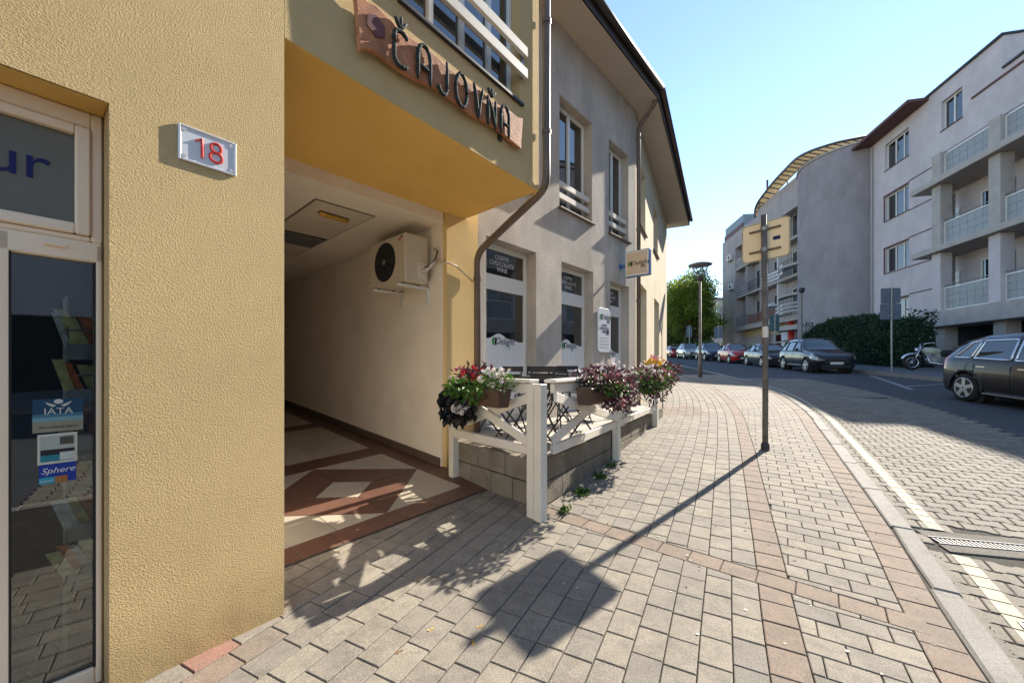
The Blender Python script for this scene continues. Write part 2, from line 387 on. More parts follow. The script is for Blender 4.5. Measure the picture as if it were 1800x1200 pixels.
pieces = []          # (polygon, tone)
def cross_line(a, b):
    l = math.hypot(b[0] - a[0], b[1] - a[1]); nx, ny = -(b[1] - a[1]) / l, (b[0] - a[0]) / l
    return nx, ny, nx * a[0] + ny * a[1]
CL = cross_line((.20, 3.64), (2.15, 2.14)); CW = .085
def both_sides(poly):
    nx, ny, c = CL
    return [q for q in (clip(poly, nx, ny, c + CW), clip(poly, -nx, -ny, -(c - CW))) if len(q) > 2 and abs(area(q)) > .0008]
def tone_slab(): return min(.70, max(0, random.gauss(.42, .16)))
def pinkish(x, y):
    # replaced reddish stones at the foot of the yellow wall
    dx, dy = x + 1.264, y - 2.21; t = dx * .686 + dy * .7276; d = dx * .7276 - dy * .686
    if -.75 < t < -.30 and d < .10: return random.uniform(.93, 1.0)
    if -.42 < t < .0 and .0 < d < .30 and random.random() < .45: return random.uniform(.74, .86)
    return None
RED = lambda: random.uniform(.77, .86)
CWID, CLEN = .145, .205
# left field: columns running with the band, staggered
for c in range(-1, 26):
    w0 = .085 + c * CWID if c >= 0 else -.085; w1 = w0 + CWID if c >= 0 else .085
    s = BAND.sy(-1.0) + (random.random() * .2 if c >= 0 else 0); send = BAND.sy(17.5)
    while s < send:
        L_ = CLEN * random.choice((1, 1, 1, 1.0)); s1 = s + L_
        poly = [side(BAND, s, w0), side(BAND, s, w1), side(BAND, s1, w1), side(BAND, s1, w0)]
        if area(poly) < 0: poly = poly[::-1]
        cx_, cy_ = side(BAND, (s + s1) / 2, (w0 + w1) / 2)
        tn = RED() if c < 0 else tone_slab(); pk = pinkish(cx_, cy_)
        if pk: tn = pk
        if c >= 0 and 7.9 < cy_ < 9.1 and cx_ < 4.1: tn = RED()
        for q in ([poly] if cy_ > 5 or cy_ < 1.2 or cx_ < .12 else both_sides(poly)): pieces.append((q, tn))
        s = s1
# right field between the band and the red kerb row: courses across, running bond
s = KERB.sy(-1.0); row = 0; send = KERB.sy(17.5)
while s < send:
    s1 = s + CWID
    def wb_(q):
        p, d = KERB(q); lo, hi = .3, 2.2       # width to the band
        for _ in range(24):
            m_ = (lo + hi) / 2; x, y = p.x - d.y * m_, p.y + d.x * m_
            bp, bd = BAND(BAND.sy(y)); side_ = (x - bp.x) * bd.y - (y - bp.y) * bd.x
            if side_ > .085: lo = m_
            else: hi = m_
        return lo
    a0, a1 = wb_(s), wb_(s1); x0 = .335; k = 0; w = x0 + (0 if row % 2 else -.105)
    while w < max(a0, a1):
        u0 = max(w, x0); u1 = w + .21
        if u1 > u0 + .03:
            poly = [side(KERB, s, min(u0, a0)), side(KERB, s, min(u1, a0)), side(KERB, s1, min(u1, a1)), side(KERB, s1, min(u0, a1))]
            if area(poly) < 0: poly = poly[::-1]
            cy_ = side(KERB, s, u0)[1]
            if abs(area(poly)) > .002:
                tn = tone_slab()
                for q in ([poly] if cy_ > 5 or cy_ < 1.2 else both_sides(poly)): pieces.append((q, tn))
        w = u1
    s = s1; row += 1
# red row along the kerb
s = KERB.sy(-1.0)
while s < send:
    s1 = s + .205; poly = [side(KERB, s, .155), side(KERB, s, .335), side(KERB, s1, .335), side(KERB, s1, .155)]
    if area(poly) < 0: poly = poly[::-1]
    pieces.append((poly, RED())); s = s1
# red cross row from the fence corner to the kerb
a = Vector((.12, 3.70)); b = Vector((2.20, 2.10)); l = (b - a).length; d = (b - a) / l; nrm = Vector((-d.y, d.x)); k = 0.0
while k < l:
    e = min(l, k + .205); poly = [tuple(a + d * k - nrm * CW), tuple(a + d * e - nrm * CW), tuple(a + d * e + nrm * CW), tuple(a + d * k + nrm * CW)]
    # keep it off the kerb row
    cxy = a + d * (k + e) / 2
    pieces.append((poly, RED())); k = e
def vis(p):
    x = sum(q[0] for q in p) / len(p); y = sum(q[1] for q in p) / len(p)
    if y < .9 or abs(x) > y * 1.35: return 0
    dx, dy = x + 1.264, y - 2.21; t = dx * .686 + dy * .7276; dd = dx * .7276 - dy * .686
    if t < .02 and dd < -.02: return 0
    if dd < -.62 and t < 2.3: return 0
    return abs(area(p)) / y ** 3
drawn = [(vis(p), p, t) for p, t in pieces]
drawn = [q for q in drawn if not (q[0] == 0 and (sum(v[1] for v in q[1]) / len(q[1]) < .6))]
drawn.sort(key=lambda q: -q[0])
rest = MB()
for i, (v_, p, t) in enumerate(drawn):
    if i < 300:
        m1 = MB(); cx_ = sum(q[0] for q in p) / len(p); cy_ = sum(q[1] for q in p) / len(p)
        if stone(m1, p, g, gap=.0028, tone=t, tilt=.008): m1.build('paving_slab', M['slab'], pavement)
    else: stone(rest, p, g, gap=.0028, tone=t, tilt=.008)
stuff(rest.build('paving_slab_field', M['slab'], pavement))
# plain paving beyond, where single slabs no longer show
# kerb stones
s = KERB.sy(-1.5); i = 0; far = MB()
while s < KERB.sy(44):
    L_ = .98 if KERB(s)[0].y > 1.5 else .5; s1 = s + L_; m1 = MB(); K = 4
    pl = [side(KERB, s + L_ * k / K, 0) for k in range(K + 1)] + [side(KERB, s1 - L_ * k / K, .15) for k in range(K + 1)]
    if area(pl) < 0: pl = pl[::-1]
    v = [Vector((*q, 0)) for q in pl]
    stone(m1, pl, lambda x, y: g(x, y) + .004, gap=.003, bev=.012, depth=.16, tone=random.random(), tilt=.002)
    if m1.f: m1.build('kerb_stone', M['kerb'], pavement)
    s = s1; i += 1

# ---- block-paved parking lane: bone-shaped interlocking blocks
def zl(x, y): return g(x, y) - .046
bx, by = .20, .165
def bone(s, w, e=.004):
    # wavy long edges across the lane
    k = .022; hx, hy = bx / 2 - e, by / 2 - e
    pts = [(-hx, -hy), (-hx * .55, -hy), (-hx * .30, -hy + k), (hx * .30, -hy + k), (hx * .55, -hy), (hx, -hy),
           (hx, hy), (hx * .55, hy), (hx * .30, hy - k), (-hx * .30, hy - k), (-hx * .55, hy), (-hx, hy)]
    return [side(KERB, s + q[1], -(w + q[0])) for q in pts]
blocks = []; halves = []
s = KERB.sy(-.6); r_ = 0
while s < KERB.sy(16.5):
    w = .10 + (bx / 2 if r_ % 2 else 0)
    if r_ % 2: halves.append(s)
    while w < 2.45:
        p, d = KERB(s); c0 = side(KERB, s, -w)
        q = (c0[0] - 3.27) * 0.24 + (c0[1] - 3.124) * 0.97
        if not (c0[1] < 4.2 and abs(q) < .27):
            tn = min(1, max(0, random.gauss(.5, .22)))
            blocks.append((c0[1], s, w, tn))
        w += bx
    s += by * .93; r_ += 1
def put_block(m_, s, w, tn):
    out = bone(s, w); n = len(out); dz = random.uniform(-.002, .002)
    cx_ = sum(q[0] for q in out) / n; cy_ = sum(q[1] for q in out) / n
    inn = [(cx_ + (q[0] - cx_) * .95, cy_ + (q[1] - cy_) * .95) for q in out]
    if area(out) < 0: out = out[::-1]; inn = inn[::-1]
    v = [(x, y, zl(x, y) + dz) for x, y in inn] + [(x, y, zl(x, y) + dz - .005) for x, y in out] + [(x, y, zl(x, y) - .03) for x, y in out]
    m_.add(v, [tuple(range(n))] + [(n + i, n + (i + 1) % n, (i + 1) % n, i) for i in range(n)] + [(2 * n + i, 2 * n + (i + 1) % n, n + (i + 1) % n, n + i) for i in range(n)], tn)
bl = []
for y_, s, w, tn in blocks:
    x, y = side(KERB, s, -w); ok = y > 1.2 and x < y * 1.32
    bl.append(((1 / y ** 3) if ok else 0, s, w, tn))
bl.sort(key=lambda q: -q[0])
lane = sheet('parking_lane', [side(KERB, KERB.sy(y), -.005) for y in yy if -2 < y < 17], [side(KERB, KERB.sy(y), -2.52) for y in yy if -2 < y < 17], None, 6, lambda x, y: g(x, y) - .0565, M['dirt'])
rest = MB()
for i, (v_, s, w, tn) in enumerate(bl):
    if i < 300: m1 = MB(); put_block(m1, s, w, tn); m1.build('paving_block', M['block'], lane)
    else: put_block(rest, s, w, tn)
for s in halves:
    pl = [side(KERB, s - by / 2, -.004), side(KERB, s - by / 2, -.098), side(KERB, s + by / 2, -.098), side(KERB, s + by / 2, -.004)]
    if area(pl) < 0: pl = pl[::-1]
    stone(rest, pl, zl, tone=min(1, max(0, random.gauss(.5, .22))))
stuff(rest.build('paving_block_field', M['block'], lane))

# pale yellow line painted on the blocks, broken at their joints
M['yline'] = surf('worn_yellow_paint', (.42, .385, .285), .8, .15, 12, dirt=(.20, .18, .15), dscale=11, damount=.95)
m1 = MB(); s = KERB.sy(-.6)
while s < KERB.sy(14):
    e = by * .93
    if not abs((side(KERB, s, -.2)[0] - 3.27) * 0.24 + (side(KERB, s, -.2)[1] - 3.124) * 0.97) < .27 or side(KERB, s, -.2)[1] > 4.2:
        pl = [side(KERB, s + a_, -w_) for a_, w_ in ((-e * .46, .14), (e * .46, .14), (e * .46, .235), (-e * .46, .235))]
        m1.add([(x, y, zl(x, y) + .0035) for x, y in pl], [(0, 1, 2, 3)])
    s += e
m1.build('road_marking', M['yline'], lane, fixn=True)
# linear drain with a slotted grate, in a concrete surround
M['grate'] = surf('galvanised_grate', (.20, .195, .19), .6, .2, 20); M['drainc'] = surf('drain_concrete', (.16, .145, .125), .95, .25, 8, .8, 90, .008, dirt=(.09, .08, .07), dscale=4, damount=.7, speck=.3, speckscale=120)
DF = frame(3.30, 3.13, .97, -.24)
root = thing('drain_channel', 'slotted metal drain grate set in concrete across the block-paved lane', 'drain', (3.30, 3.13, g(3.3, 3.13) - .05))
mb = MB()
for a_, b_ in ((-.175, -.062), (.062, .175)):
    pts = [tuple(DF(t, d_, 0))[:2] for t, d_ in ((.0, a_), (1.5, a_), (1.5, b_), (.0, b_))]
    if area(pts) < 0: pts = pts[::-1]
    mb.prism(pts, lambda x, y: g(x, y) - .09, lambda x, y: g(x, y) - .045)
mb.build('surround', M['drainc'], root)
mb = MB()
for k in range(50):
    t = .03 + k * .03; a_, b_ = DF(t, -.05, 0), DF(t, .05, 0)
    z = g(a_.x, a_.y) - .05; mb.bar((a_.x, a_.y, z), (b_.x, b_.y, z), .012, .012)
for d_ in (-.055, .055):
    for k in range(5):
        a_, b_ = DF(.01 + k * .3, d_, 0), DF(.01 + (k + 1) * .3, d_, 0); mb.bar((a_.x, a_.y, g(a_.x, a_.y) - .048), (b_.x, b_.y, g(b_.x, b_.y) - .048), .01, .02)
mb.build('grate', M['grate'], root)
mb = MB(); pts = [tuple(DF(t, d_, 0))[:2] for t, d_ in ((.0, -.06), (1.5, -.06), (1.5, .06), (.0, .06))]
pts = pts if area(pts) > 0 else pts[::-1]; mb.prism(pts, lambda x, y: g(x, y) - .12, lambda x, y: g(x, y) - .0585); mb.build('channel', M['black'], root)
# small gully grate further down the lane
gx, gy = 2.86, 1.98
root = thing('gully_grate', 'small square gully grate at the foot of the kerb', 'drain', (gx, gy, g(gx, gy) - .05)); GF = frame(gx, gy, .54, .84)
mb = MB()
for k in range(7): a_, b_ = GF(-.13 + k * .043, -.14, 0), GF(-.13 + k * .043, .14, 0); mb.bar((a_.x, a_.y, g(gx, gy) - .04), (b_.x, b_.y, g(gx, gy) - .04), .022, .016)
mb.build('bars', M['grate'], root)
mb = MB()
for t, d_, t2, d2 in ((-.16, -.16, .16, -.16), (.16, -.16, .16, .16), (.16, .16, -.16, .16), (-.16, .16, -.16, -.16)):
    a_, b_ = GF(t, d_, 0), GF(t2, d2, 0); mb.bar((a_.x, a_.y, g(gx, gy) - .041), (b_.x, b_.y, g(gx, gy) - .041), .03, .02)
mb.build('rim', M['grate'], root)

# painted markings and a manhole on the asphalt
M['paint'] = surf('worn_road_paint', (.26, .26, .26), .8, .2, 14, dirt=(.14, .14, .15), dscale=9, damount=.8)
def mark(pts, wid):
    m1 = MB()
    for a_, b_ in zip(pts[:-1], pts[1:]):
        a_ = Vector(a_); b_ = Vector(b_); n_ = Vector((-(b_ - a_).y, (b_ - a_).x)).normalized() * wid / 2; N = 8
        for k in range(N):
            p0 = a_.lerp(b_, k / N); p1 = a_.lerp(b_, (k + 1) / N)
            q = [p0 - n_, p1 - n_, p1 + n_, p0 + n_]
            m1.add([(v.x, v.y, g(v.x, v.y) - .057) for v in q], [(0, 1, 2, 3)])
    return m1.build('road_marking', M['paint'], road)
mark([(15.3, 17.0), (11.8, 11.75)], .16)
mark([(14.3, 13.2), (12.4, 12.55)], .12)
m1 = MB(); m1.lathe((9.35, 10.4, g(9.35, 10.4) - .075), (9.35, 10.4, g(9.35, 10.4) - .05), [(0, .34), (1, .34)], 28); m1.build('manhole_cover', M['darkmetal'], road)

# far pavement with its kerb
def zf(x, y): return g(rk(y), y) + .075 + .045 * min(3.5, max(0, x - rk(y) - .14))
ysf = [y for y in yy if y > -14]
farpav = sheet('far_pavement', [(rk(y) + .13, y) for y in ysf], [(rk(y) + 16.0, y) for y in ysf], None, 16, zf, surf('far_pavement_asphalt', (.13, .13, .135), .9, .15, 1.0, .4, 200, .003, dirt=(.08, .08, .085), damount=.6))
y = -13.0
while y < 62:
    m1 = MB(); pts = [(rk(y), y + .004), (rk(y) + .13, y + .004), (rk(y + 1) + .13, y + .996), (rk(y + 1), y + .996)]
    m1.prism(pts, lambda x, y: g(x, y) - .2, lambda x, y: g(rk(y), y) + .079); m1.build('kerb_stone', M['kerb'], farpav); y += 1
# ------------------------------------------------------------------ the house on the left
F0 = frame(-1.264, 2.21, .62, .7846)          # yellow wall with the shop door
FB = frame(-1.264, 2.21, .618, .786)                                # bay above the passage, all but flush with it
FQ = frame(-1.264, 2.21, .674, .7388)         # passage
F2 = frame(-.78, 4.75, .6575, .7534)          # cafe wall
F3 = frame(2.71, 8.75, .4375, .8992)          # wall round the bend
FR = frame(*tuple(FB(2.498, -.002, 0))[:2], -.7276, .686, 1)      # return of the bay
house = thing('corner_house', 'two-storey plastered house, yellow over the passage and grey along the café', 'building', (-1.264, 2.21, 0))
TOP = 7.0
def hb(mb_, name, m, parent=house, **k): return mb_.build(name, m, parent, **k)

door_hole = (-2.15, -.687, -.02, 2.495)
hb(holes_wall(F0, -6.0, 0, -.3, 4.6, .30, [door_hole]), 'wall', M['yplaster'])
hb(holes_wall(F0, -6.0, 0, 4.6, TOP, .30, []), 'wall', M['yplaster'])
# painted lining of the door opening
mb = MB(); e = .004
mb.add([F0(-2.15, -.001, 2.495 - e), F0(-.687 - e, -.001, 2.495 - e), F0(-.687 - e, -.16, 2.495 - e), F0(-2.15, -.16, 2.495 - e)], [(0, 1, 2, 3)])
hb(mb, 'lintel_lining', M['yplain'])
bay_win = (.78, 2.17, 3.97, 5.72)
hb(holes_wall(FB, .002, 2.50, 3.215, TOP, .28, [bay_win]), 'bay_wall', M['bayp'] if 'bayp' in M else M['yplaster'])
hb(holes_wall(FR, .002, 1.32, 3.217, TOP, .25, []), 'bay_return', M['yplaster'])
# soffit of the bay
pa = [tuple(F0(0.003, -.003, 0))[:2], tuple(FB(2.498, -.003, 0))[:2], (-.60, 4.93), tuple(F2(0, -.05, 0))[:2], tuple(FQ(0, -1.45, 0))[:2]]
mb = MB(); mb.prism(pa if area(pa) > 0 else pa[::-1], 3.209, 3.45); hb(mb, 'bay_soffit', M['yplain'])

# passage
CE = 3.09
def PF(a, b, z): return FQ(a, -b, z)          # a across (0..2.18), b inwards
def zpx(x, y):
    b = -((x - FQ.o.x) * FQ.n.x + (y - FQ.o.y) * FQ.n.y); return g(x, y) + .007 + .03 * max(0, b - 1.4)
def zpa(a, b): q = PF(a, b, 0); return zpx(q.x, q.y)
def zp(b): return zpa(2.16, b)
mb = MB(); mb.fbox(FQ, -.30, 0, -9.0, -.302, -.3, 3.5); hb(mb, 'passage_wall', M['white_in'])
mb = MB(); mb.fbox(FQ, 2.176, 2.42, -9.0, -1.42, -.3, 3.5); hb(mb, 'passage_wall', M['white_in'])
mb = MB(); mb.fbox(FQ, .002, 2.174, -1.60, -1.385, CE, 3.218); hb(mb, 'passage_lintel', M['white_in'])
mb = MB(); mb.fbox(FQ, .002, 2.174, -9.0, -1.602, CE + .004, 3.5); hb(mb, 'passage_ceiling', M['white_in'])
mb = MB(); mb.fbox(FQ, -.1, 2.3, -9.2, -9.002, -.3, 3.5); hb(mb, 'passage_end', M['interior'])
mb = MB()
for k in range(20):
    b0, b1 = 1.44 + k * .375, 1.44 + (k + 1) * .375
    P = [PF(2.160, b0, zp(b0) - .05), PF(2.176, b0, zp(b0) - .05), PF(2.176, b1, zp(b1) - .05), PF(2.160, b1, zp(b1) - .05)]
    Q = [p + Vector((0, 0, .15)) for p in P]; mb.box8(P + Q)
hb(mb, 'skirting', M['tile_dark'] if 'tile_dark' in M else M['brownmetal'], fixn=True)
# passage floor: cream tiles, brown borders and a diamond
mb = MB(); bb = [.50, .75, 1.0, 1.3, 1.6, 2, 2.5, 3, 4, 5, 6, 7, 8, 9]; vv = []
for b in bb: vv += [PF(-.02, b, zpa(-.02, b) - .0045)] + [PF(a, b, zpa(a, b) - .0045) for a in (1.1, 2.18 if b > 1.42 else 2.30)]
mb.add(vv, [(3 * i + j, 3 * i + j + 1, 3 * i + j + 4, 3 * i + j + 3) for i in range(len(bb) - 1) for j in (0, 1)])
pfloor = struct(mb.build('passage_floor', M['dirt'], fixn=True))
def ptile(poly, kind, tone=None, gap=.0026):
    xy = [tuple(PF(a, b, 0))[:2] for a, b in poly]
    if area(xy) < 0: xy = xy[::-1]
    zz = zpx; m1 = MB()
    if stone(m1, xy, zz, gap=gap, bev=.0015, depth=.02, tone=random.random() if tone is None else tone): m1.build('floor_tile', M[kind], pfloor)
def strip(a0, a1, b0, b1, kind, na, nb):
    for i in range(na):
        for j in range(nb):
            A0 = a0 + (a1 - a0) * i / na; A1 = a0 + (a1 - a0) * (i + 1) / na; B0 = b0 + (b1 - b0) * j / nb; B1 = b0 + (b1 - b0) * (j + 1) / nb
            ptile([(A0, B0), (A1, B0), (A1, B1), (A0, B1)], kind)
WR = 2.16
strip(0, 2.30, .52, .76, 'tile_brown', 8, 1)
strip(1.93, 2.30, .76, 1.40, 'tile_brown', 1, 2)
b = 1.40
panels = [(.76, 2.36), (2.70, 4.30), (4.64, 6.24), (6.58, 8.18)]
for i, (p0, p1) in enumerate(panels):
    strip(1.93, WR, max(p0, 1.40), p1, 'tile_brown', 1, 4)
    strip(0, WR, p1, p1 + .34, 'tile_brown', 7, 1)
    strip(0, .20, p0, p1, 'tile_brown', 1, 5)
    ca, cb = (.20 + 1.93) / 2, (p0 + p1) / 2; ha, hb_ = (1.93 - .20) / 2, (p1 - p0) / 2
    D = [(ca - ha, cb), (ca, cb - hb_), (ca + ha, cb), (ca, cb + hb_)]
    if i == 0:
        for ix in range(4):
            for iy in range(4):
                A0 = .20 + ix * 2 * ha / 4; A1 = A0 + 2 * ha / 4; B0 = p0 + iy * 2 * hb_ / 4; B1 = B0 + 2 * hb_ / 4
                q = [(A0, B0), (A1, B0), (A1, B1), (A0, B1)]
                for sx in (-1, 1):
                    for sy in (-1, 1):
                        c_ = clip(q, sx / ha, sy / hb_, 1 + sx * ca / ha + sy * cb / hb_)
                        if len(c_) > 2 and abs(area(c_)) > .0005: ptile(c_, 'tile_cream')
        k = .34; I = [(ca + (x - ca) * k, cb + (y - cb) * k) for x, y in D]
        for j in range(4): ptile([D[j], D[(j + 1) % 4], I[(j + 1) % 4], I[j]], 'tile_brown')
        ptile(I, 'tile_cream')
    else: strip(.20, 1.93, p0, p1, 'tile_cream', 5, 5)
# ceiling hatch with its lamp and the air grille
M['amber'] = surf('amber_lamp_cover', (.55, .30, .05), .3, .3, 20)
M['panelw'] = surf('ceiling_panel', (.66, .58, .46), .7, .04, 2)
M['gapgrey'] = surf('panel_gap', (.22, .18, .14), .9, .1, 3)
mb = MB(); mb.fbox(FQ, .87, 1.53, -4.30, -1.80, CE - .004, CE + .0035); hb(mb, 'hatch_gap', M['gapgrey'])
for b0, b1 in ((1.82, 2.43), (2.44, 3.03), (3.63, 4.28)):
    mb = MB(); mb.fbox(FQ, .885, 1.515, -b1, -b0, CE - .010, CE - .0045); hb(mb, 'ceiling_hatch', M['panelw'], bevel=.003)
lamp = thing('ceiling_lamp', 'slim amber bulkhead lamp on the passage ceiling', 'lamp', tuple(PF(1.18, 2.1, CE - .012)))
c0 = PF(1.02, 2.08, CE - .034); c1 = PF(1.35, 2.10, CE - .034)
mb = MB(); mb.tube([c0, c0.lerp(c1, .04), c0.lerp(c1, .96), c1], [.018, .028, .028, .018], 10); mb.build('cover', M['amber'], lamp, smooth=True)
mb = MB(); mb.bar(c0 + Vector((0, 0, .0165)), c1 + Vector((0, 0, .0165)), .07, .014); mb.build('base', M['brownmetal'], lamp)
vent = thing('air_grille', 'grey slatted air grille in the passage ceiling', 'grille', tuple(PF(1.2, 3.3, CE - .02)))
mb = MB(); mb.fbox(FQ, .90, 1.50, -3.60, -3.05, CE - .016, CE - .0045); mb.build('backing', M['darkmetal'], vent)
for k in range(4):
    for j in range(9):
        mb = MB(); a0 = .905 + k * .15; b0 = 3.06 + j * .06; mb.fbox(FQ, a0, a0 + .138, -b0 - .032, -b0, CE - .024, CE - .0165); mb.build('slat', M['steel'], vent)

# cafe wall: yellow pilaster, grey wall with openings
w1, w2, dr = (.669, 1.746, .56, 3.10), (2.43, 3.475, .56, 3.10), (4.14, 4.99, .56, 3.05)
u0, u1, u2 = (.669, 1.746, 3.98, 5.83), (2.37, 3.425, 3.98, 5.83), (4.08, 4.96, 3.98, 5.83)
hb(holes_wall(F2, 0, .52, -.3, TOP, .32, []), 'pilaster', M['ystrip'])
hb(holes_wall(F2, .521, 5.33, -.3, TOP, .32, [w1, w2, dr, u0, u1, u2]), 'cafe_wall', M['grey'])
a3, b3, c3, d3 = (.75, 1.85, 1.35, 3.32), (3.55, 4.95, 1.45, 3.40), (.45, 1.62, 4.66, 6.15), (3.35, 4.55, 4.80, 6.15)
hb(holes_wall(F3, 0.0, 7.84, -.3, TOP, .32, [a3, b3, c3, d3]), 'bend_wall', M['cream3'])
FE = frame(*tuple(F3(7.84, 0, 0))[:2], -.8992, .4375)
hb(holes_wall(FE, 0.002, 6.0, -.3, TOP, .3, []), 'end_wall', M['cream3'])
# back volume so that nothing shows through
mb = MB(); bk = [tuple(F2(.6, -4.5, 0))[:2], tuple(F2(5.0, -4.5, 0))[:2], tuple(F3(7.5, -5.5, 0))[:2], tuple(F3(7.5, -5.8, 0))[:2], tuple(F2(4.8, -4.8, 0))[:2], tuple(F2(.6, -4.8, 0))[:2]]
mb.prism(bk if area(bk) > 0 else bk[::-1], -.3, TOP); hb(mb, 'back_wall', M['interior'], fixn=True)

# eaves: soffit, fascia, gutter, roof
inner = [F2(.30, .0, 0), F2(5.33, 0, 0), F3(7.84, 0, 0), FE(3.0, 0, 0)]
outer = [F2(.30, .52, 0), Vector((3.07, 8.36, 0)), F3(8.45, .80, 0), FE(3.0, .62, 0)]
mb = MB()
for i in range(3):
    a, b, c, d = inner[i], inner[i + 1], outer[i + 1], outer[i]
    q = [(p.x, p.y) for p in (a, b, c, d)]
    mb.add([(x, y, TOP - .03) for x, y in q] + [(x, y, TOP) for x, y in q], [(0, 1, 2, 3), (7, 6, 5, 4), (1, 0, 4, 5), (3, 2, 6, 7), (0, 3, 7, 4), (2, 1, 5, 6)])
hb(mb, 'eave_soffit', M['soffit'], fixn=True)
M['fascia'] = surf('dark_brown_fascia', (.055, .045, .042), .5, .15, 4)
M['roof'] = surf('roof_sheet', (.16, .075, .055), .7, .2, 2)
mb = MB()
for i in range(3):
    a, b = outer[i], outer[i + 1]; dz = Vector((0, 0, TOP + .10)); mb.bar(a + dz, b + dz, .03, .26)
hb(mb, 'fascia', M['fascia'])
mb = MB()
for i in range(3):
    dd = (outer[i + 1] - outer[i]).normalized(); nn = Vector((dd.y, -dd.x, 0))
    mb.tube([outer[i] + nn * .075 + Vector((0, 0, TOP + .16)), outer[i + 1] + nn * .075 + Vector((0, 0, TOP + .16))], .062, 10)
hb(mb, 'gutter', M['fascia'], smooth=True)
rin = [F2(.30, -4, 0), F2(4.2, -4.5, 0), F3(6.5, -4.5, 0), FE(6, -2, 0)]
mb = MB()
for i in range(3):
    o0, o1, i1, i0 = outer[i], outer[i + 1], rin[i + 1], rin[i]
    mb.add([(o0.x, o0.y, TOP + .235), (o1.x, o1.y, TOP + .235), (i1.x, i1.y, TOP + 2.6), (i0.x, i0.y, TOP + 2.6)], [(0, 1, 2, 3)])
hb(mb, 'roof', M['roof'])
mb = MB(); mb.fbox(F2, 4.6, 4.95, -.10, .22, TOP + .2, TOP + .62); mb.fbox(F2, 4.56, 4.99, -.14, .26, TOP + .621, TOP + .68); hb(mb, 'roof_vent', M['darkmetal'])

# downpipes with collars
def pipe(path, r, collars):
    p = [Vector(q) for q in path]; out = [p[0]]
    for i in range(1, len(p) - 1):
        a, b, c = p[i - 1], p[i], p[i + 1]; k = .13
        A = b + (a - b).normalized() * k; B = b + (c - b).normalized() * k
        out += [A.lerp(b, t).lerp(b.lerp(B, t), t) for t in (0, .25, .5, .75, 1)]
    out.append(p[-1]); mb = MB(); mb.tube(out, r, 12); o = hb(mb, 'downpipe', M['brownmetal'], smooth=True)
    for a, b, t in collars:
        a = Vector(a); b = Vector(b); q = a.lerp(b, t); d = (b - a).normalized(); mb = MB(); mb.tube([q - d * .025, q + d * .025], r + .008, 12); mb.build('collar', M['brownmetal'], o)
pt, pb_ = FB(2.545, .065, 0), F2(.435, .075, 0)
P0, P1, P2, P3 = (pt.x, pt.y, 7.1), (pt.x, pt.y, 3.25), (pb_.x, pb_.y, 2.80), (pb_.x, pb_.y, .1)
pipe([P0, P1, P2, P3], .043, [(P0, P1, .55), (P0, P1, .85), (P2, P3, .12), (P2, P3, .75)])
q = F2(5.28, .085, 0); q2 = Vector((3.05, 8.40, 0))
pipe([(q2.x, q2.y, 7.06), (q2.x, q2.y, 6.95), (q.x, q.y, 6.55), (q.x, q.y, .25)], .045, [((q.x, q.y, 6.5), (q.x, q.y, .3), t) for t in (.03, .35, .6)])

# ---- windows
def window(F, t0, t1, z0, z1, rec, mull=(), trans=(), fw=.06, m='pvcw', sill=True, parent=house, pane='glass', sash=True, depth=.06, sillm='brownmetal', sillout=.06):
    e = .003; mb = MB(); a, b, c, d = t0 + e, t1 - e, z0 + e, z1 - e
    for q in ((a, a + fw, c, d), (b - fw, b, c, d), (a + fw, b - fw, c, c + fw), (a + fw, b - fw, d - fw, d)): mb.fbox(F, q[0], q[1], -rec - depth, -rec, q[2], q[3])
    for k in mull: mb.fbox(F, k - fw * .55, k + fw * .55, -rec - depth, -rec + .004, c + fw, d - fw)
    for k in trans: mb.fbox(F, a + fw, b - fw, -rec - depth, -rec + .002, k - fw * .5, k + fw * .5)
    w = mb.build('window', M[m], parent, bevel=.006)
    xs_ = [a + fw] + list(mull) + [b - fw]; zs_ = [c + fw] + list(trans) + [d - fw]
    for i in range(len(xs_) - 1):
        for j in range(len(zs_) - 1):
            mp = MB(); mp.fbox(F, xs_[i] - .01, xs_[i + 1] + .01, -rec - .038, -rec - .03, zs_[j] - .01, zs_[j + 1] + .01); mp.build('pane', M[pane], w)
    if sill:
        ms = MB(); ms.fbox(F, t0 - .04, t1 + .04, -rec + .001, sillout, z0 - .03, z0 + .002); ms.build('sill', M[sillm], w, bevel=.005)
    return w
window(FB, *bay_win, .10, (1.13, 1.48, 1.83), (4.44,), .05, sillm='darkmetal', sillout=.03)
window(F2, *u1, .16, ((u1[0] + u1[1]) / 2,), (), .065, sillm='brownmetal'); window(F2, *u2, .16, ((u2[0] + u2[1]) / 2,), (), .065); window(F2, *u0, .16, ((u0[0] + u0[1]) / 2,), (), .065)
for wdw in (a3, b3): window(F3, *wdw, .16, ((wdw[0] + wdw[1]) / 2,), (2.75,), .06)
for wdw in (c3, d3): window(F3, *wdw, .16, ((wdw[0] + wdw[1]) / 2,), (), .06)
# timber guard rails in front of the upper windows
for F, wdw in ((FB, (.62, 2.22)), (F2, u1[:2]), (F2, u2[:2]), (F2, u0[:2])):
    for z in ((4.20, 4.41) if F is FB else (4.17, 4.37)):
        mb = MB(); mb.fbox(F, wdw[0] + .003, wdw[1] - .003, -.09 if F is F2 else .025, -.045 if F is F2 else .065, z, z + .095); hb(mb, 'guard_rail', M['wpaint'], bevel=.004)
for t in (.64, 2.19):
    mb = MB(); mb.fbox(FB, t - .015, t + .015, .001, .024, 4.21, 4.49); hb(mb, 'rail_bracket', M['steel'])

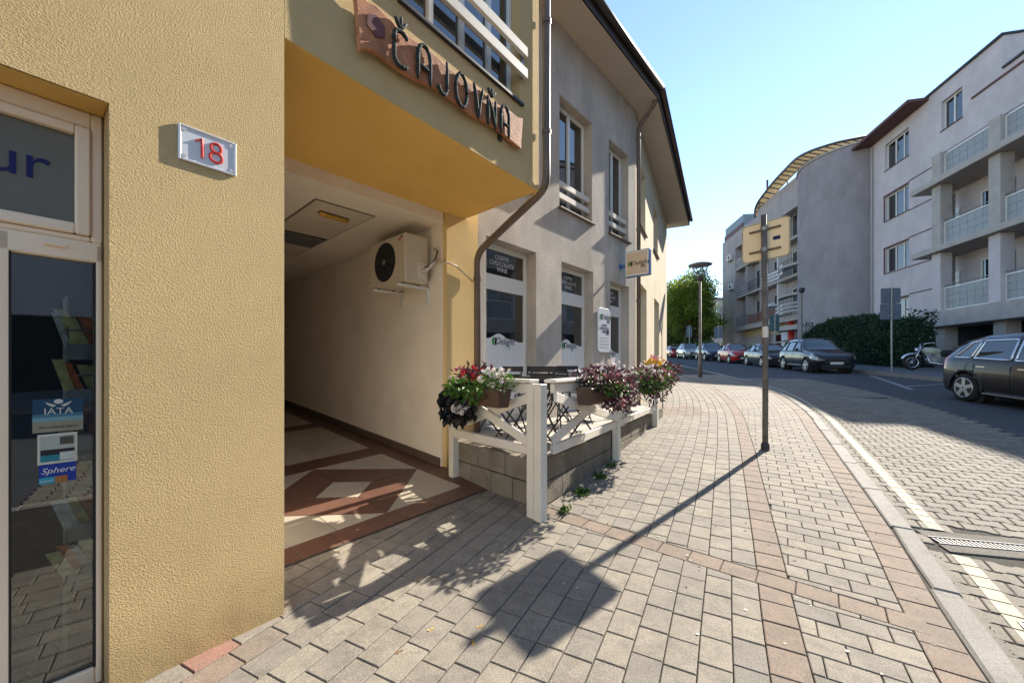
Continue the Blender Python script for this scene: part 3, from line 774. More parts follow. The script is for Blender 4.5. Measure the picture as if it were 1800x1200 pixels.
# cafe fronts: frame, transom, white ribbed film below, lettering
def text(body, size, m, name, parent, F, t, d, z, ext=.002, align='CENTER', sx=1.0, tilt=0.0, flip=False, shear=0.0):
    cu = bpy.data.curves.new(name, 'FONT'); cu.body = body; cu.size = size; cu.extrude = ext; cu.align_x = align; cu.align_y = 'CENTER'; cu.shear = shear
    cu.resolution_u = 3; tmp = bpy.data.objects.new('tmp', cu); C.objects.link(tmp)
    dg = bpy.context.evaluated_depsgraph_get(); me = bpy.data.meshes.new_from_object(tmp.evaluated_get(dg)); me.name = name
    bpy.data.objects.remove(tmp); me.materials.clear(); me.materials.append(m)
    o = bpy.data.objects.new(name, me); C.objects.link(o); o.parent = parent
    u = F.u; n = F.n; mat = Matrix(((u.x * sx, 0, n.x, 0), (u.y * sx, 0, n.y, 0), (0, 1, 0, 0), (0, 0, 0, 1)))
    if tilt: mat = mat @ Matrix.Rotation(tilt, 4, 'Z')
    p = F(t, d, z) - off(parent); me.transform(mat); me.transform(Matrix.Translation(p)); return o
M['whitefilm'] = surf('white_film', (.74, .74, .74), .5, .02, 1)
M['ink'] = surf('black_ink', (.02, .02, .022), .5, .05, 4)
M['palegrey'] = surf('pale_lettering', (.55, .55, .54), .5, .05, 4)
M['leafgreen'] = surf('green_print', (.03, .25, .04), .5, .2, 20)
M['yellowblind'] = surf('pale_curtain', (.50, .46, .30), .9, .1, 4)
def logo(F, t, d, z, s, parent, m='ink'):
    """bean-and-leaf mark with the café's script"""
    for sgn, mm in ((-1, 'leafgreen'), (1, 'ink')):
        mb = MB(); pts = []
        for k in range(13):
            a = math.pi * k / 12; pts.append((math.sin(a) * .045 * sgn + (.010 if sgn > 0 else -.004), -math.cos(a) * .06))
        v = [F(t - .17 * s + x * s, d, z + y * s) for x, y in pts] + [F(t - .17 * s + x * s, d + .002, z + y * s) for x, y in pts]; n = len(pts)
        mb.add(v, [tuple(range(n)), tuple(range(2 * n - 1, n - 1, -1))] + [(i, (i + 1) % n, n + (i + 1) % n, n + i) for i in range(n)]); mb.build('logo_mark', M[mm], parent, fixn=True)
    text('Delight', .15 * s, M[m], 'lettering', parent, F, t + .07 * s, d, z, .001, shear=.25)
    text('caffe', .07 * s, M[m], 'lettering', parent, F, t + .14 * s, d, z - .09 * s, .001, shear=.25)
def cafe_front(hole, kind, zt, zb, zg, zf):
    t0, t1, z0, z1 = hole; r = .18; fw = .06; e = .003; mb = MB(); a, b = t0 + e, t1 - e
    for q in ((a, a + fw, z0, z1 - e), (b - fw, b, z0, z1 - e), (a + fw, b - fw, zt, z1 - e), (a + fw, b - fw, zg, zb), (a + fw, b - fw, z0, z0 + .09)):
        mb.fbox(F2, q[0], q[1], -r - .06, -r, q[2], q[3])
    w = hb(mb, kind, M['pvcw'], bevel=.006)
    for c, d in ((zb, zt), (zf, zg)):
        mp = MB(); mp.fbox(F2, a + fw - .01, b - fw + .01, -r - .04, -r - .03, c - .01, d + .01); mp.build('pane', M['glass'], w)
    cm = (a + b) / 2
    mp = MB(); mp.fbox(F2, a + fw, b - fw, -r - .036, -r - .020, z0 + .09, zf); mp.build('film', M['whitefilm'], w)
    n = 20
    for k in range(n):
        mp = MB(); q = a + fw + .01 + (b - a - 2 * fw - .02) * k / n; mp.fbox(F2, q, q + .6 * (b - a - 2 * fw) / n, -r - .0195, -r - .012, z0 + .10, zf - .06); mp.build('slat', M['whitefilm'], w)
    # wavy top of the film under the logo
    mp = MB(); N = 24; top = []
    for k in range(N + 1):
        q = k / N; top.append((a + fw + (b - a - 2 * fw) * q, zf + .02 + .09 * math.exp(-((q - .42) / .22) ** 2) + .01 * math.sin(q * 19)))
    v = [F2(x, -r - .0275, zf - .001) for x, _ in top] + [F2(x, -r - .0275, z) for x, z in top] + [F2(x, -r - .018, zf - .001) for x, _ in top] + [F2(x, -r - .018, z) for x, z in top]
    N1 = N + 1; ff = []
    for k in range(N): ff += [(2 * N1 + k, 2 * N1 + k + 1, 3 * N1 + k + 1, 3 * N1 + k), (N1 + k, k, k + 1, N1 + k + 1)[::-1], (N1 + k, N1 + k + 1, 3 * N1 + k + 1, 3 * N1 + k)[::-1]]
    mp.add(v, ff); mp.build('film', M['whitefilm'], w, fixn=True)
    logo(F2, cm - .02, -r - .016, zf + .01, .95 * (b - a) / 1.07, w)
    s = (b - a) / 1.07; zc = (zt + zb) / 2
    for k, line in enumerate(('COFFEE', 'CHOCOLATE', 'WINE')): text(line, .088 * s, M['palegrey'], 'lettering', w, F2, cm, -r - .029, zc + .085 - k * .085, .001)
    return w
cafe_front(w1, 'window', 3.02, 2.67, 2.45, 1.72); cafe_front(w2, 'window', 3.02, 2.67, 2.45, 1.72)
dw = cafe_front(dr, 'door', 2.98, 2.62, 2.40, 1.62)
mb = MB(); hp = F2(4.26, -.14, 0); mb.tube([F2(4.235, -.18, 1.60), F2(4.235, -.13, 1.60), F2(4.31, -.13, 1.60)], .011, 8); mb.build('handle', M['steel'], dw)

# ---- shop door in the yellow wall
r = .15; fw = .055
mb = MB(); t1 = -.691; tm = -.945
for q in ((t1 - .022, t1, 0, 1.925), (tm - .10, tm, 0.03, 1.925), (tm, t1 - .022, .0, .075), (tm - 1.1, t1, 1.845, 1.93), (t1 - .035, t1, 1.93, 2.49), (tm - 1.1, t1 - .035, 2.42, 2.49), (tm - 1.1, t1 - .035, 1.931, 1.953), (tm - 1.1, tm - 1.0, 0, 1.845)):
    mb.fbox(F0, q[0], q[1], -r - .07, -r, q[2], q[3])
door = hb(mb, 'shop_door', M['pvc'], bevel=.006)
mb = MB()      # inner sash of the transom
for q in ((t1 - .083, t1 - .037, 1.955, 2.417), (tm - 1.1, t1 - .083, 1.955, 2.0), (tm - 1.1, t1 - .083, 2.38, 2.417)): mb.fbox(F0, q[0], q[1], -r - .05, -r + .012, q[2], q[3])
mb.build('transom_sash', M['pvc'], door, bevel=.006)
M['frost'] = surf('grey_frosted_pane', (.145, .14, .115), .22, .06, 1.0, spec=.5)
M['blueink'] = surf('blue_lettering', (.010, .012, .10), .5, .05, 4)
mb = MB(); mb.fbox(F0, tm - 1.09, t1 - .075, -r - .03, -r - .02, 1.995, 2.39); mb.build('transom_pane', M['frost'], door)
text('tour', .195, M['blueink'], 'lettering', door, F0, t1 - .150, -r - .018, 2.215, .0015, align='RIGHT')
mb = MB(); mb.fbox(F0, tm - .01, t1 - .018, -r - .035, -r - .027, .07, 1.85); mb.build('pane', M['clear'], door)
mb = MB(); mb.fbox(F0, tm - .01, t1 - .018, -r - .0265, -r - .02, .07, .078); mb.fbox(F0, t1 - .026, t1 - .0215, -r - .0265, -r - .002, .076, 1.845); mb.fbox(F0, tm - .004, tm + .003, -r - .0265, -r - .002, .076, 1.845); mb.build('seal', M['black'], door)
c = F0(t1 - .17, -r + .006, 1.898); cc = F0(t1 - .11, -r + .006, 1.895); mb = MB(); mb.tube([c, cc], .008, 8); mb.build('latch', M['pvc'], door)
# shop interior
mb = MB()
FI = F0
for q in ((-5.9, -.45, -3.2, -3.0, -.05, 3.1), (-5.9, -5.7, -3.0, -.31, -.05, 3.1), (-.52, -.40, -3.0, -.31, -.05, 3.1)): mb.fbox(FI, *q)
hb(mb, 'shop_wall', M['interior'])
mb = MB(); mb.fbox(FI, -5.9, -.4, -3.2, -.31, 3.101, 3.2); hb(mb, 'shop_ceiling', M['interior'])
mb = MB(); mb.fbox(FI, -5.7, -.53, -3.0, -.152, -.12, -.004); hb(mb, 'shop_floor', surf('shop_floor_tile', (.32, .30, .26), .4, .1, 2))
# ------------------------------------------------------------------ signs on the house
# carved board with letters of bent branches
M['board'] = surf('varnished_board', (.46, .19, .085), .7, .3, 5, .7, 18, .01, (1, 1, 6), dirt=(.20, .07, .035), dscale=6, damount=.8)
M['twig'] = surf('dark_branch', (.030, .036, .034), .85, .3, 25, .7, 60, .004)
bs = thing('tearoom_sign', 'carved reddish wooden board with dark branch letters over the passage', 'sign', tuple(FB(1.22, .05, 3.4)))
N = 26; top = []; bot = []
for k in range(N + 1):
    q = k / N; t = .41 + 1.72 * q
    top.append((t, 3.735 + .04 * q - .03 * math.sin(q * 3.1) + .012 * math.sin(q * 23) - .012 * q)); bot.append((t, 3.405 + .05 * q + .03 * math.sin(q * 3.1) + .014 * math.sin(q * 17 + 1) + .03 * q))
top[0] = (.385, 3.76); bot[0] = (.42, 3.37); top[-1] = (2.15, 3.79); bot[-1] = (2.12, 3.47); top[1] = (top[1][0], 3.725); bot[1] = (bot[1][0], 3.42)
mb = MB(); v = []
for d in (.022, .056):
    v += [FB(t, d, z) for t, z in bot] + [FB(t, d, z) for t, z in top]
n = N + 1; ff = []
for k in range(N):
    ff += [(2 * n + k, 2 * n + k + 1, 3 * n + k + 1, 3 * n + k), (k, n + k, n + k + 1, k + 1), (k, k + 1, 2 * n + k + 1, 2 * n + k), (n + k, 3 * n + k, 3 * n + k + 1, n + k + 1)]
ff += [(0, 2 * n, 3 * n, n), (N, n + N, 3 * n + N, 2 * n + N)]
mb.add(v, ff); mb.build('board', M['board'], bs, fixn=True, bevel=.012, seg=2)
mb = MB()
for t in (.6, 1.85): mb.fbox(FB, t - .02, t + .02, .001, .023, 3.45, 3.65)
mb.build('bracket', M['darkmetal'], bs)
mb = MB(); hx = [FB(.535 + .075 * math.cos(a) * 1.0, .058, 3.60 + .07 * math.sin(a)) for a in [R(60 * k + 30) for k in range(6)]]; hx2 = [p + FB.n * .006 for p in hx]
mb.add(hx + hx2, [(6, 7, 8, 9, 10, 11)] + [(i, (i + 1) % 6, 6 + (i + 1) % 6, 6 + i) for i in range(6)]); mb.build('carved_hexagon', surf('dark_red_stain', (.13, .035, .022), .5, .2, 9), bs, fixn=True)
def arc(cx, cy, rx, ry, a0, a1, n=10): return [(cx + rx * math.cos(R(a0 + (a1 - a0) * k / n)), cy + ry * math.sin(R(a0 + (a1 - a0) * k / n))) for k in range(n + 1)]
GL = {'C': [arc(.42, .80, .36, .18, 20, 180, 7) + [(.06, .5)] + arc(.42, .22, .36, .20, 180, 330, 7)],
      'v': [[(.10, 1.28), (.38, 1.05), (.72, 1.30)], [(.38, 1.05), (.42, 1.36)]],
      'A': [[(.06, 0), (.06, .66)] + arc(.42, .66, .36, .33, 180, 0, 8) + [(.78, 0)], [(.02, .40), (.82, .40)]],
      'J': [[(.62, 1.0), (.62, .25)] + arc(.34, .25, .28, .23, 0, -170, 7)],
      'O': [arc(.45, .5, .40, .48, 90, 450, 18)],
      'V': [[(.08, 1.0), (.30, .55), (.42, 0)], [(.80, 1.0), (.60, .55), (.42, 0)]],
      'N': [[(.10, 0), (.10, 1.0)], [(.10, .92), (.45, .55), (.72, .08)], [(.72, 0), (.72, 1.0)]]}
x = .655; hh = .27
for ch, wd in (('Cv', .20), ('A', .19), ('J', .18), ('O', .20), ('V', .175), ('Nv', .18), ('A', .17)):
    mb = MB()
    for c_ in ch:
        for st in GL[c_]:
            sc = .78 if c_ == 'v' else 1
            pts = []
            for i in range(len(st) - 1):
                a_, b_ = st[i], st[i + 1]
                for k in range(3): pts.append((a_[0] + (b_[0] - a_[0]) * k / 3, a_[1] + (b_[1] - a_[1]) * k / 3))
            pts.append(st[-1])
            mb.tube([FB(x + px * .155 + random.uniform(-.002, .002), .076, 3.43 + .035 * (x - .65) + py * hh * (.92 if ch[0] in 'CN' and len(ch) > 1 else 1) + random.uniform(-.002, .002)) for px, py in pts],
                    [.0145 + random.uniform(-.002, .002) - (.005 if i in (0, len(pts) - 1) else 0) for i in range(len(pts))], 8)
    mb.build('letter', M['twig'], bs, smooth=True); x += wd
# house number
hn = thing('house_number', 'white enamel plate with a red 18 on the yellow wall', 'sign', tuple(F0(-.345, .01, 2.36)))
M['alu'] = surf('brushed_aluminium', (.60, .60, .62), .38, .08, 8, metal=.4); M['enamel'] = surf('white_enamel', (.68, .70, .73), .3, .03, 3)
M['redpaint'] = surf('red_paint', (.55, .04, .03), .4, .1, 6)
n0, n1, nz0, nz1 = -.463, -.230, 2.352, 2.520
mb = MB(); mb.fbox(F0, n0 + .005, n1 - .005, .003, .006, nz0 + .005, nz1 - .005); mb.build('plate', M['enamel'], hn)
mb = MB()
for q in ((n0, n0 + .012, nz0, nz1), (n1 - .012, n1, nz0, nz1), (n0 + .012, n1 - .012, nz0, nz0 + .012), (n0 + .012, n1 - .012, nz1 - .012, nz1)): mb.fbox(F0, q[0], q[1], .001, .010, q[2], q[3])
mb.build('rim', M['alu'], hn, bevel=.003)
for a_ in (n0 + .022, n1 - .022):
    for z in (nz0 + .022, nz1 - .022):
        mb = MB(); mb.tube([F0(a_, .006, z), F0(a_, .009, z)], .010, 10); mb.build('screw', M['alu'], hn)
nc, nz = (n0 + n1) / 2, (nz0 + nz1) / 2; min_d = .0075
mb = MB(); mb.tube([F0(nc - .050, min_d, nz + .026), F0(nc - .026, min_d, nz + .046), F0(nc - .026, min_d, nz), F0(nc - .026, min_d, nz - .046)], .0062, 8); mb.build('digit', M['redpaint'], hn)
mb = MB(); mb.tube([F0(nc + .030 + .021 * math.cos(R(a)), min_d, nz + .023 + .022 * math.sin(R(a))) for a in range(0, 360, 20)], .0062, 8, closed=True); mb.tube([F0(nc + .030 + .025 * math.cos(R(a)), min_d, nz - .023 + .024 * math.sin(R(a))) for a in range(0, 360, 20)], .0062, 8, closed=True); mb.build('digit', M['redpaint'], hn)
# projecting café sign
M['signblue'] = surf('blue_sign_edge', (.06, .16, .36), .4, .08, 4); M['signface'] = surf('beige_sign_face', (.66, .50, .34), .45, .05, 2); M['signpale'] = surf('pale_sign_border', (.70, .66, .58), .45, .04, 2)
ps = thing('projecting_sign', 'blue-edged beige box sign of the café on a wall bracket', 'sign', tuple(F2(4.567, 0, 3.2)))
mb = MB(); mb.fbox(F2, 4.51, 4.62, .13, .64, 3.145, 3.665); mb.build('case', M['signblue'], ps, bevel=.02, seg=2)
FS = frame(*tuple(F2(4.51, 0, 0))[:2], F2.n.x, F2.n.y, 1)
mb = MB(); mb.fbox(F2, 4.502, 4.509, .145, .625, 3.16, 3.65); mb.build('border', M['signpale'], ps)
mb = MB(); mb.fbox(F2, 4.497, 4.5015, .175, .595, 3.195, 3.615); mb.build('face', M['signface'], ps)
logo(FS, .395, .016, 3.40, .85, ps)
mb = MB(); mb.tube([F2(4.565, .001, 3.40), F2(4.565, .13, 3.40)], .028, 10); mb.tube([F2(4.565, .001, 3.40), F2(4.565, .02, 3.40)], .06, 12); mb.build('bracket', M['signblue'], ps)
# menu board
mn = thing('menu_board', 'tall white café plaque with rounded corners beside the door', 'sign', tuple(F2(3.85, .02, 1.64)))
def rrect(t0, t1, z0, z1, r_, n=5):
    p = []
    for cx_, cz_, a0 in ((t1 - r_, z1 - r_, 0), (t0 + r_, z1 - r_, 90), (t0 + r_, z0 + r_, 180), (t1 - r_, z0 + r_, 270)):
        for k in range(n + 1): a_ = R(a0 + 90 * k / n); p.append((cx_ + r_ * math.cos(a_), cz_ + r_ * math.sin(a_)))
    return p
def plate(mb, F, pts, d0, d1):
    n = len(pts); mb.add([F(t, d0, z) for t, z in pts] + [F(t, d1, z) for t, z in pts], [tuple(range(n - 1, -1, -1)), tuple(range(n, 2 * n))] + [(i, (i + 1) % n, n + (i + 1) % n, n + i) for i in range(n)])
mb = MB(); plate(mb, F2, rrect(3.60, 4.10, 1.63, 2.47, .10), .012, .030); mb.build('plaque', M['enamel'], mn, fixn=True, bevel=.003)
for z in (1.75, 2.35): mb = MB(); mb.tube([F2(3.85, .0005, z), F2(3.85, .012, z)], .02, 8); mb.build('spacer', M['steel'], mn)
logo(F2, 3.87, .0315, 2.30, .9, mn)
for k, line in enumerate(('COFFEE', 'CHOCOLATE', 'WINE')): text(line, .062, M['ink'], 'lettering', mn, F2, 3.84, .0315, 2.14 - k * .06, .001)
mb = MB(); mb.fbox(F2, 3.93, 4.02, .0305, .033, 1.97, 2.06); mb.build('print', M['ink'], mn)
for k in range(4): mb = MB(); mb.fbox(F2, 3.68, 4.02 - .03 * (k % 2), .0305, .0325, 1.90 - k * .06, 1.915 - k * .06); mb.build('print', M['palegrey'], mn)
# stickers inside the shop door pane
def sticker(name, label, t0, t1, z0, z1, bands, lines):
    d = -.15 - .0265; o = thing(name, label, 'sticker', tuple(F0((t0 + t1) / 2, d, z0)))
    for i, (a_, b_, c_, e_, col) in enumerate(bands):
        mb = MB(); mb.fbox(F0, t0 + (t1 - t0) * a_, t0 + (t1 - t0) * b_, d, d + .001 + .0004 * i, z0 + (z1 - z0) * c_, z0 + (z1 - z0) * e_)
        mb.build('print', surf('print_%s_%d' % (name, i), col, .4, .06, 9), o)
    for s_, q, sz, col, shear in lines: text(s_, sz, surf('ink_' + name, col, .5, .02, 3), 'lettering', o, F0, t0 + (t1 - t0) * q[0], d + .0035, z0 + (z1 - z0) * q[1], .0003, shear=shear)
    return o
ia = sticker('agent_sticker', 'blue and sand agent sticker on the shop door glass', -.889, -.748, 1.118, 1.255,
        [(0, 1, 0, 1, (.07, .20, .30)), (0, 1, .55, 1, (.02, .07, .13)), (0, 1, .30, .45, (.20, .36, .40)), (0, 1, 0, .32, (.30, .28, .20))],
        [('IATA', (.5, .62), .038, (.62, .62, .55), 0), ('Accredited Agent', (.5, .15), .0155, (.05, .08, .08), .2)])
mb = MB()       # winged globe of the emblem
d = -.1505 - .02; c_ = (-.8185, 1.232)
for sg in (-1, 1):
    pts = [(.006, -.004), (.038, .012), (.032, .003), (.026, -.004), (.016, -.010)]; pts = [(c_[0] + sg * a_, c_[1] + b_) for a_, b_ in pts]
    plate(mb, F0, pts if sg > 0 else pts[::-1], -.1745, -.1735)
plate(mb, F0, [(c_[0] + .013 * math.cos(R(20 * k)), c_[1] + .012 + .010 * math.sin(R(20 * k))) for k in range(18)], -.1743, -.1733)
mb.build('emblem', surf('pale_emblem', (.62, .62, .55), .5, .02, 3), ia, fixn=True)
sticker('card_sticker', 'white bordered card picture sticker below the agent sticker', -.876, -.765, .985, 1.110,
        [(0, 1, 0, 1, (.66, .62, .52)), (.07, .93, .5, .92, (.45, .47, .42)), (.07, .93, .08, .47, (.03, .22, .28)), (.07, .93, .30, .48, (.03, .03, .035)), (.55, .93, .10, .36, (.60, .62, .58)), (.55, .9, .62, .88, (.10, .09, .07))], [])
sticker('blue_sticker', 'small deep blue sticker reading Sphere under the card picture', -.872, -.768, .905, .983,
        [(0, 1, 0, 1, (.02, .05, .32)), (0, .42, 0, .33, (.04, .36, .50)), (.42, .76, 0, .33, (.42, .15, .05))], [('Sphere', (.5, .66), .034, (.75, .75, .75), .3), ('airport', (.2, .16), .013, (.75, .75, .75), .2)])

# brochure stand inside the shop
M['paper1'] = surf('brochure_orange', (.70, .18, .06), .5, .4, 30); M['paper2'] = surf('brochure_yellow', (.80, .70, .32), .5, .3, 30); M['paper3'] = surf('brochure_pale', (.75, .78, .75), .5, .4, 30)
rk_ = thing('brochure_stand', 'wire stand of slanted travel brochures behind the shop door glass', 'stand', tuple(F0(-.72, -.31, 0)))
mb = MB()
for t in (-.79, -.66):
    for d in (-.25, -.37): mb.tube([F0(t, d, 0), F0(t, d, 1.70)], .006, 6)
for k in range(7):
    z = .35 + k * .2; mb.tube([F0(-.79, -.25, z), F0(-.66, -.25, z), F0(-.66, -.37, z), F0(-.79, -.37, z)], .004, 5, closed=True)
mb.build('wire_frame', M['steel'], rk_)
for k in range(6):
    mb = MB(); z = .42 + k * .2; mb.fbox(F0, -.795, -.655, -.252, -.246, z, z + .07); mb.build('pocket', M['steel'], rk_, fixn=True)
    for j in range(5):
        t = -.785 + j * .027; mb = MB(); ln = random.uniform(.05, .08); d_ = -.256 - .018 * j; h_ = random.uniform(.17, .22); w_ = random.uniform(.018, .05)
        a_ = [F0(t, d_, z + .01), F0(t + w_, d_ - .01, z + .01), F0(t + w_ - ln, d_ + .045, z + h_), F0(t - ln, d_ + .05, z + h_)]
        mb.box8(a_ + [p - F0.n * .008 for p in a_]); mb.build('brochure', M[('paper2', 'paper1', 'paper3', 'paper2')[(k * 2 + j) % 4]], rk_, fixn=True)

# ------------------------------------------------------------------ air conditioner on the passage wall
FP = frame(*tuple(FQ(2.176, -1.39, 0))[:2], -FQ.n.x, -FQ.n.y, -1)   # t inwards along the wall, d out into the passage
if FP.n.dot(FQ.u) > 0: FP = frame(*tuple(FQ(2.176, -1.39, 0))[:2], -FQ.n.x, -FQ.n.y, 1)
FP = frame(*tuple(FP(-.13, 0, 0))[:2], FP.u.x, FP.u.y, 1 if frame(0, 0, FP.u.x, FP.u.y, 1).n.dot(FP.n) > 0 else -1)
M['acbody'] = surf('cream_ac_casing', (.58, .50, .38), .5, .06, 4, dirt=(.42, .36, .27), damount=.4)
ac = thing('air_conditioner', 'cream outdoor air-conditioner unit on brackets in the passage', 'air conditioner', tuple(FP(.7, .2, 2.33)))
a0, a1, d0, d1, z0, z1 = .30, 1.10, .09, .41, 2.36, 2.92
mb = MB(); mb.fbox(FP, a0, a1, d0, d1, z0, z1); mb.build('casing', M['acbody'], ac, bevel=.018, seg=2, fixn=True)
fc = FP(.74, d1 + .004, 2.64); mb = MB(); mb.tube([FP(.74, d1 - .002, 2.64), FP(.74, d1 + .008, 2.64)], .235, 28); mb.build('fan_opening', M['black'], ac)
mb = MB()
for k in range(1, 6): mb.tube([FP(.74 + .04 * k * math.cos(R(15 * i)), d1 + .014, 2.64 + .04 * k * math.sin(R(15 * i))) for i in range(24)], .003, 5, closed=True)
for i in range(8): mb.tube([FP(.74, d1 + .016, 2.64), FP(.74 + .225 * math.cos(R(45 * i)), d1 + .012, 2.64 + .225 * math.sin(R(45 * i)))], .003, 5)
mb.build('fan_guard', M['darkmetal'], ac)
mb = MB(); mb.tube([FP(.74, d1 + .012, 2.64), FP(.74, d1 + .022, 2.64)], .035, 16); mb.build('hub', M['steel'], ac)
mb = MB(); mb.fbox(FP, a0 - .004, a0 + .004, .14, .27, 2.66, 2.88); mb.fbox(FP, a0 - .006, a0 - .0042, .15, .22, 2.83, 2.855); mb.build('service_cover', M['acbody'], ac, bevel=.003)
mb = MB(); mb.fbox(FP, a0 - .003, a0 + .003, .13, .24, 2.42, 2.60); mb.build('valve_cover', M['panelw'], ac, bevel=.003)
mb = MB(); mb.fbox(FP, .39, .43, d1 + .001, d1 + .003, 2.84, 2.87); mb.build('emblem', M['redpaint'], ac); mb = MB(); mb.fbox(FP, .35, .385, d1 + .001, d1 + .003, 2.865, 2.89); mb.build('emblem', M['ink'], ac)
for t in (.42, .98):
    mb = MB(); mb.fbox(FP, t - .022, t + .022, .001, .44, 2.315, 2.345); mb.fbox(FP, t - .022, t + .022, .001, .03, 2.15, 2.3145); mb.build('bracket', M['pvcw'], ac)
    for d in (.15, .36): mb = MB(); mb.tube([FP(t, d, 2.345), FP(t, d, 2.361)], .022, 10); mb.build('rubber_foot', M['black'], ac)
for k in range(3):
    mb = MB(); o_ = .012 * k
    pth = [FP(.296, .20 - .03 * k, 2.50 + .03 * k), FP(.22 - o_, .17 - .02 * k, 2.50 + .03 * k), FP(.17 - o_, .10, 2.60 + .02 * k), FP(.19 - o_, .05, 2.74), FP(.26, .03, 2.80)]
    mb.tube([pth[0].lerp(pth[1], .5)] + pth[1:], .011, 8); mb.tube([pth[0], pth[0].lerp(pth[1], .55)], .009, 8); mb.build('hose', M['pvcw'] if k < 2 else M['brownmetal'], ac, smooth=True)
mb = MB(); mb.tube([FP(.24, .03, 2.66), FP(.15, .02, 2.62), F2(.02, .03, 2.60), F2(.12, .025, 2.59), F2(.30, .02, 2.50), F2(.40, .03, 2.44)], .012, 8); mb.build('cable_conduit', M['acbody'], ac, smooth=True)

# ------------------------------------------------------------------ terrace: concrete plinth, floor, white fence
TZ = .56
A_, B_, C_, D_ = Vector((-.671, 4.472, 0)), Vector((.247, 3.455, 0)), Vector((1.285, 5.106, 0)), Vector((2.475, 7.032, 0))
B2 = B_ + Vector((-.03, .07, 0)); A2 = A_ + Vector((.02, .04, 0)); E_ = D_ + Vector((.75, 1.25, 0))
M['concrete'] = surf('stained_concrete', (.19, .165, .13), .9, .22, 3, .6, 50, .008, dirt=(.075, .065, .05), dscale=2.6, damount=.85)
pl = thing('terrace_plinth', 'low stained concrete wall carrying the café terrace', 'wall', (.247, 3.5, 0))
def course(a, b, z0, z1, n, th=.12):
    d = (b - a).normalized(); nn = Vector((-d.y, d.x, 0)); L_ = (b - a).length
    for k in range(n):
        p, q = a + d * (L_ * k / n + .004), a + d * (L_ * (k + 1) / n - .004); o_ = nn * random.uniform(0, .006)
        mb = MB(); mb.box8([p + o_ + Vector((0, 0, z0)), q + o_ + Vector((0, 0, z0)), q + nn * th + Vector((0, 0, z0)), p + nn * th + Vector((0, 0, z0)),
                            p + o_ + Vector((0, 0, z1)), q + o_ + Vector((0, 0, z1)), q + nn * th + Vector((0, 0, z1)), p + nn * th + Vector((0, 0, z1))]); mb.build('concrete_block', M['concrete'], pl, bevel=.005)
D3 = D_ + (D_ - C_).normalized() * .95
for k in range(3):
    z0 = -.1 + k * .216 if k else -.25; z1 = .11 + k * .216
    course(A2, B2, z0, z1 - .004, 3 + k % 2)
    course(B2 + Vector((.09, .09, 0)), C_, z0, z1 - .004, 4 + k % 2); course(C_, D_, z0, z1 - .004, 5 - k % 2); course(D_, D3, z0, z1 - .004, 2)
mb = MB(); fl = [tuple(A2 + Vector((.07, .05, 0)))[:2], tuple(B2 + Vector((.07, .12, 0)))[:2], tuple(C_ + Vector((-.08, .05, 0)))[:2], tuple(D3 + Vector((-.08, .05, 0)))[:2], tuple(F2(4.9, .004, 0))[:2], tuple(F2(.05, .004, 0))[:2]]
mb.prism(fl if area(fl) > 0 else fl[::-1], .30, .545)
terr = struct(mb.build('terrace_floor', surf('terrace_paving', (.42, .38, .33), .85, .12, 6, .4, 120, .003, dirt=(.25, .23, .20), damount=.5), fixn=True))

fence = thing('terrace_fence', 'white painted timber fence with crossed braces round the café terrace', 'fence', (B_.x, B_.y, .08))
def post(p, w, z0, z1, d, cap=True):
    n = Vector((-d.y, d.x, 0)); mb = MB(); a = p - d * w / 2 - n * w / 2
    b8 = [a, a + d * w, a + d * w + n * w, a + n * w]; mb.box8([q + Vector((0, 0, z0)) for q in b8] + [q + Vector((0, 0, z1)) for q in b8]); o = mb.build('post', M['wpaint'], fence, bevel=.006)
    return o
dAB = (B_ - A_).normalized(); dBC = (C_ - B_).normalized(); nAB = Vector((dAB.y, -dAB.x, 0)); nBC = Vector((dBC.y, -dBC.x, 0))
oA = nAB * .055; oB = nBC * .055
post(A_ + nAB * .0 + dAB * .03, .085, g(A_.x, A_.y) - .02, 1.235, dAB)
# corner: two planks and a post
for q, w in ((B_ + dAB * -.045 + nAB * .045, .085), (B_ + dAB * .045 + nAB * .047 + Vector((.0, .0, 0)), .085)): post(q, w, g(B_.x, B_.y) - .02, 1.232, dAB)
post(C_ + oB, .085, g(C_.x, C_.y) - .02, 1.235, dBC); post(D_ + oB, .085, g(D_.x, D_.y) - .02, 1.235, dBC)
def panel(p, q, o_):
    d = (q - p).normalized(); L_ = (q - p).length; e = .05
    P = p + d * e + o_; Q = q - d * e + o_
    for z, h in ((.645, .085), (1.185, .085)):
        mb = MB(); mb.bar(P + Vector((0, 0, z)), Q + Vector((0, 0, z)), .045, h); mb.build('rail', M['wpaint'], fence, bevel=.005)
    zt, zb = 1.14, .69
    mb = MB(); mb.bar(P + Vector((0, 0, zb + .03)), Q + Vector((0, 0, zt - .03)), .026, .085); mb.build('brace', M['wpaint'], fence, bevel=.004)
    nn = Vector((d.y, -d.x, 0)) * .028
    mb = MB(); mb.bar(P + nn + Vector((0, 0, zt - .03)), Q + nn + Vector((0, 0, zb + .03)), .026, .085); mb.build('brace', M['wpaint'], fence, bevel=.004)
    mb = MB(); mb.bar(P - d * e + Vector((0, 0, 1.252)), Q + d * e + Vector((0, 0, 1.252)), .115, .03); mb.build('cap', M['wpaint'], fence, bevel=.005)
panel(A_ + dAB * .03, B_ - dAB * .05, nAB * .02); panel(B_ + dBC * .07, C_, oB); panel(C_, D_, oB)

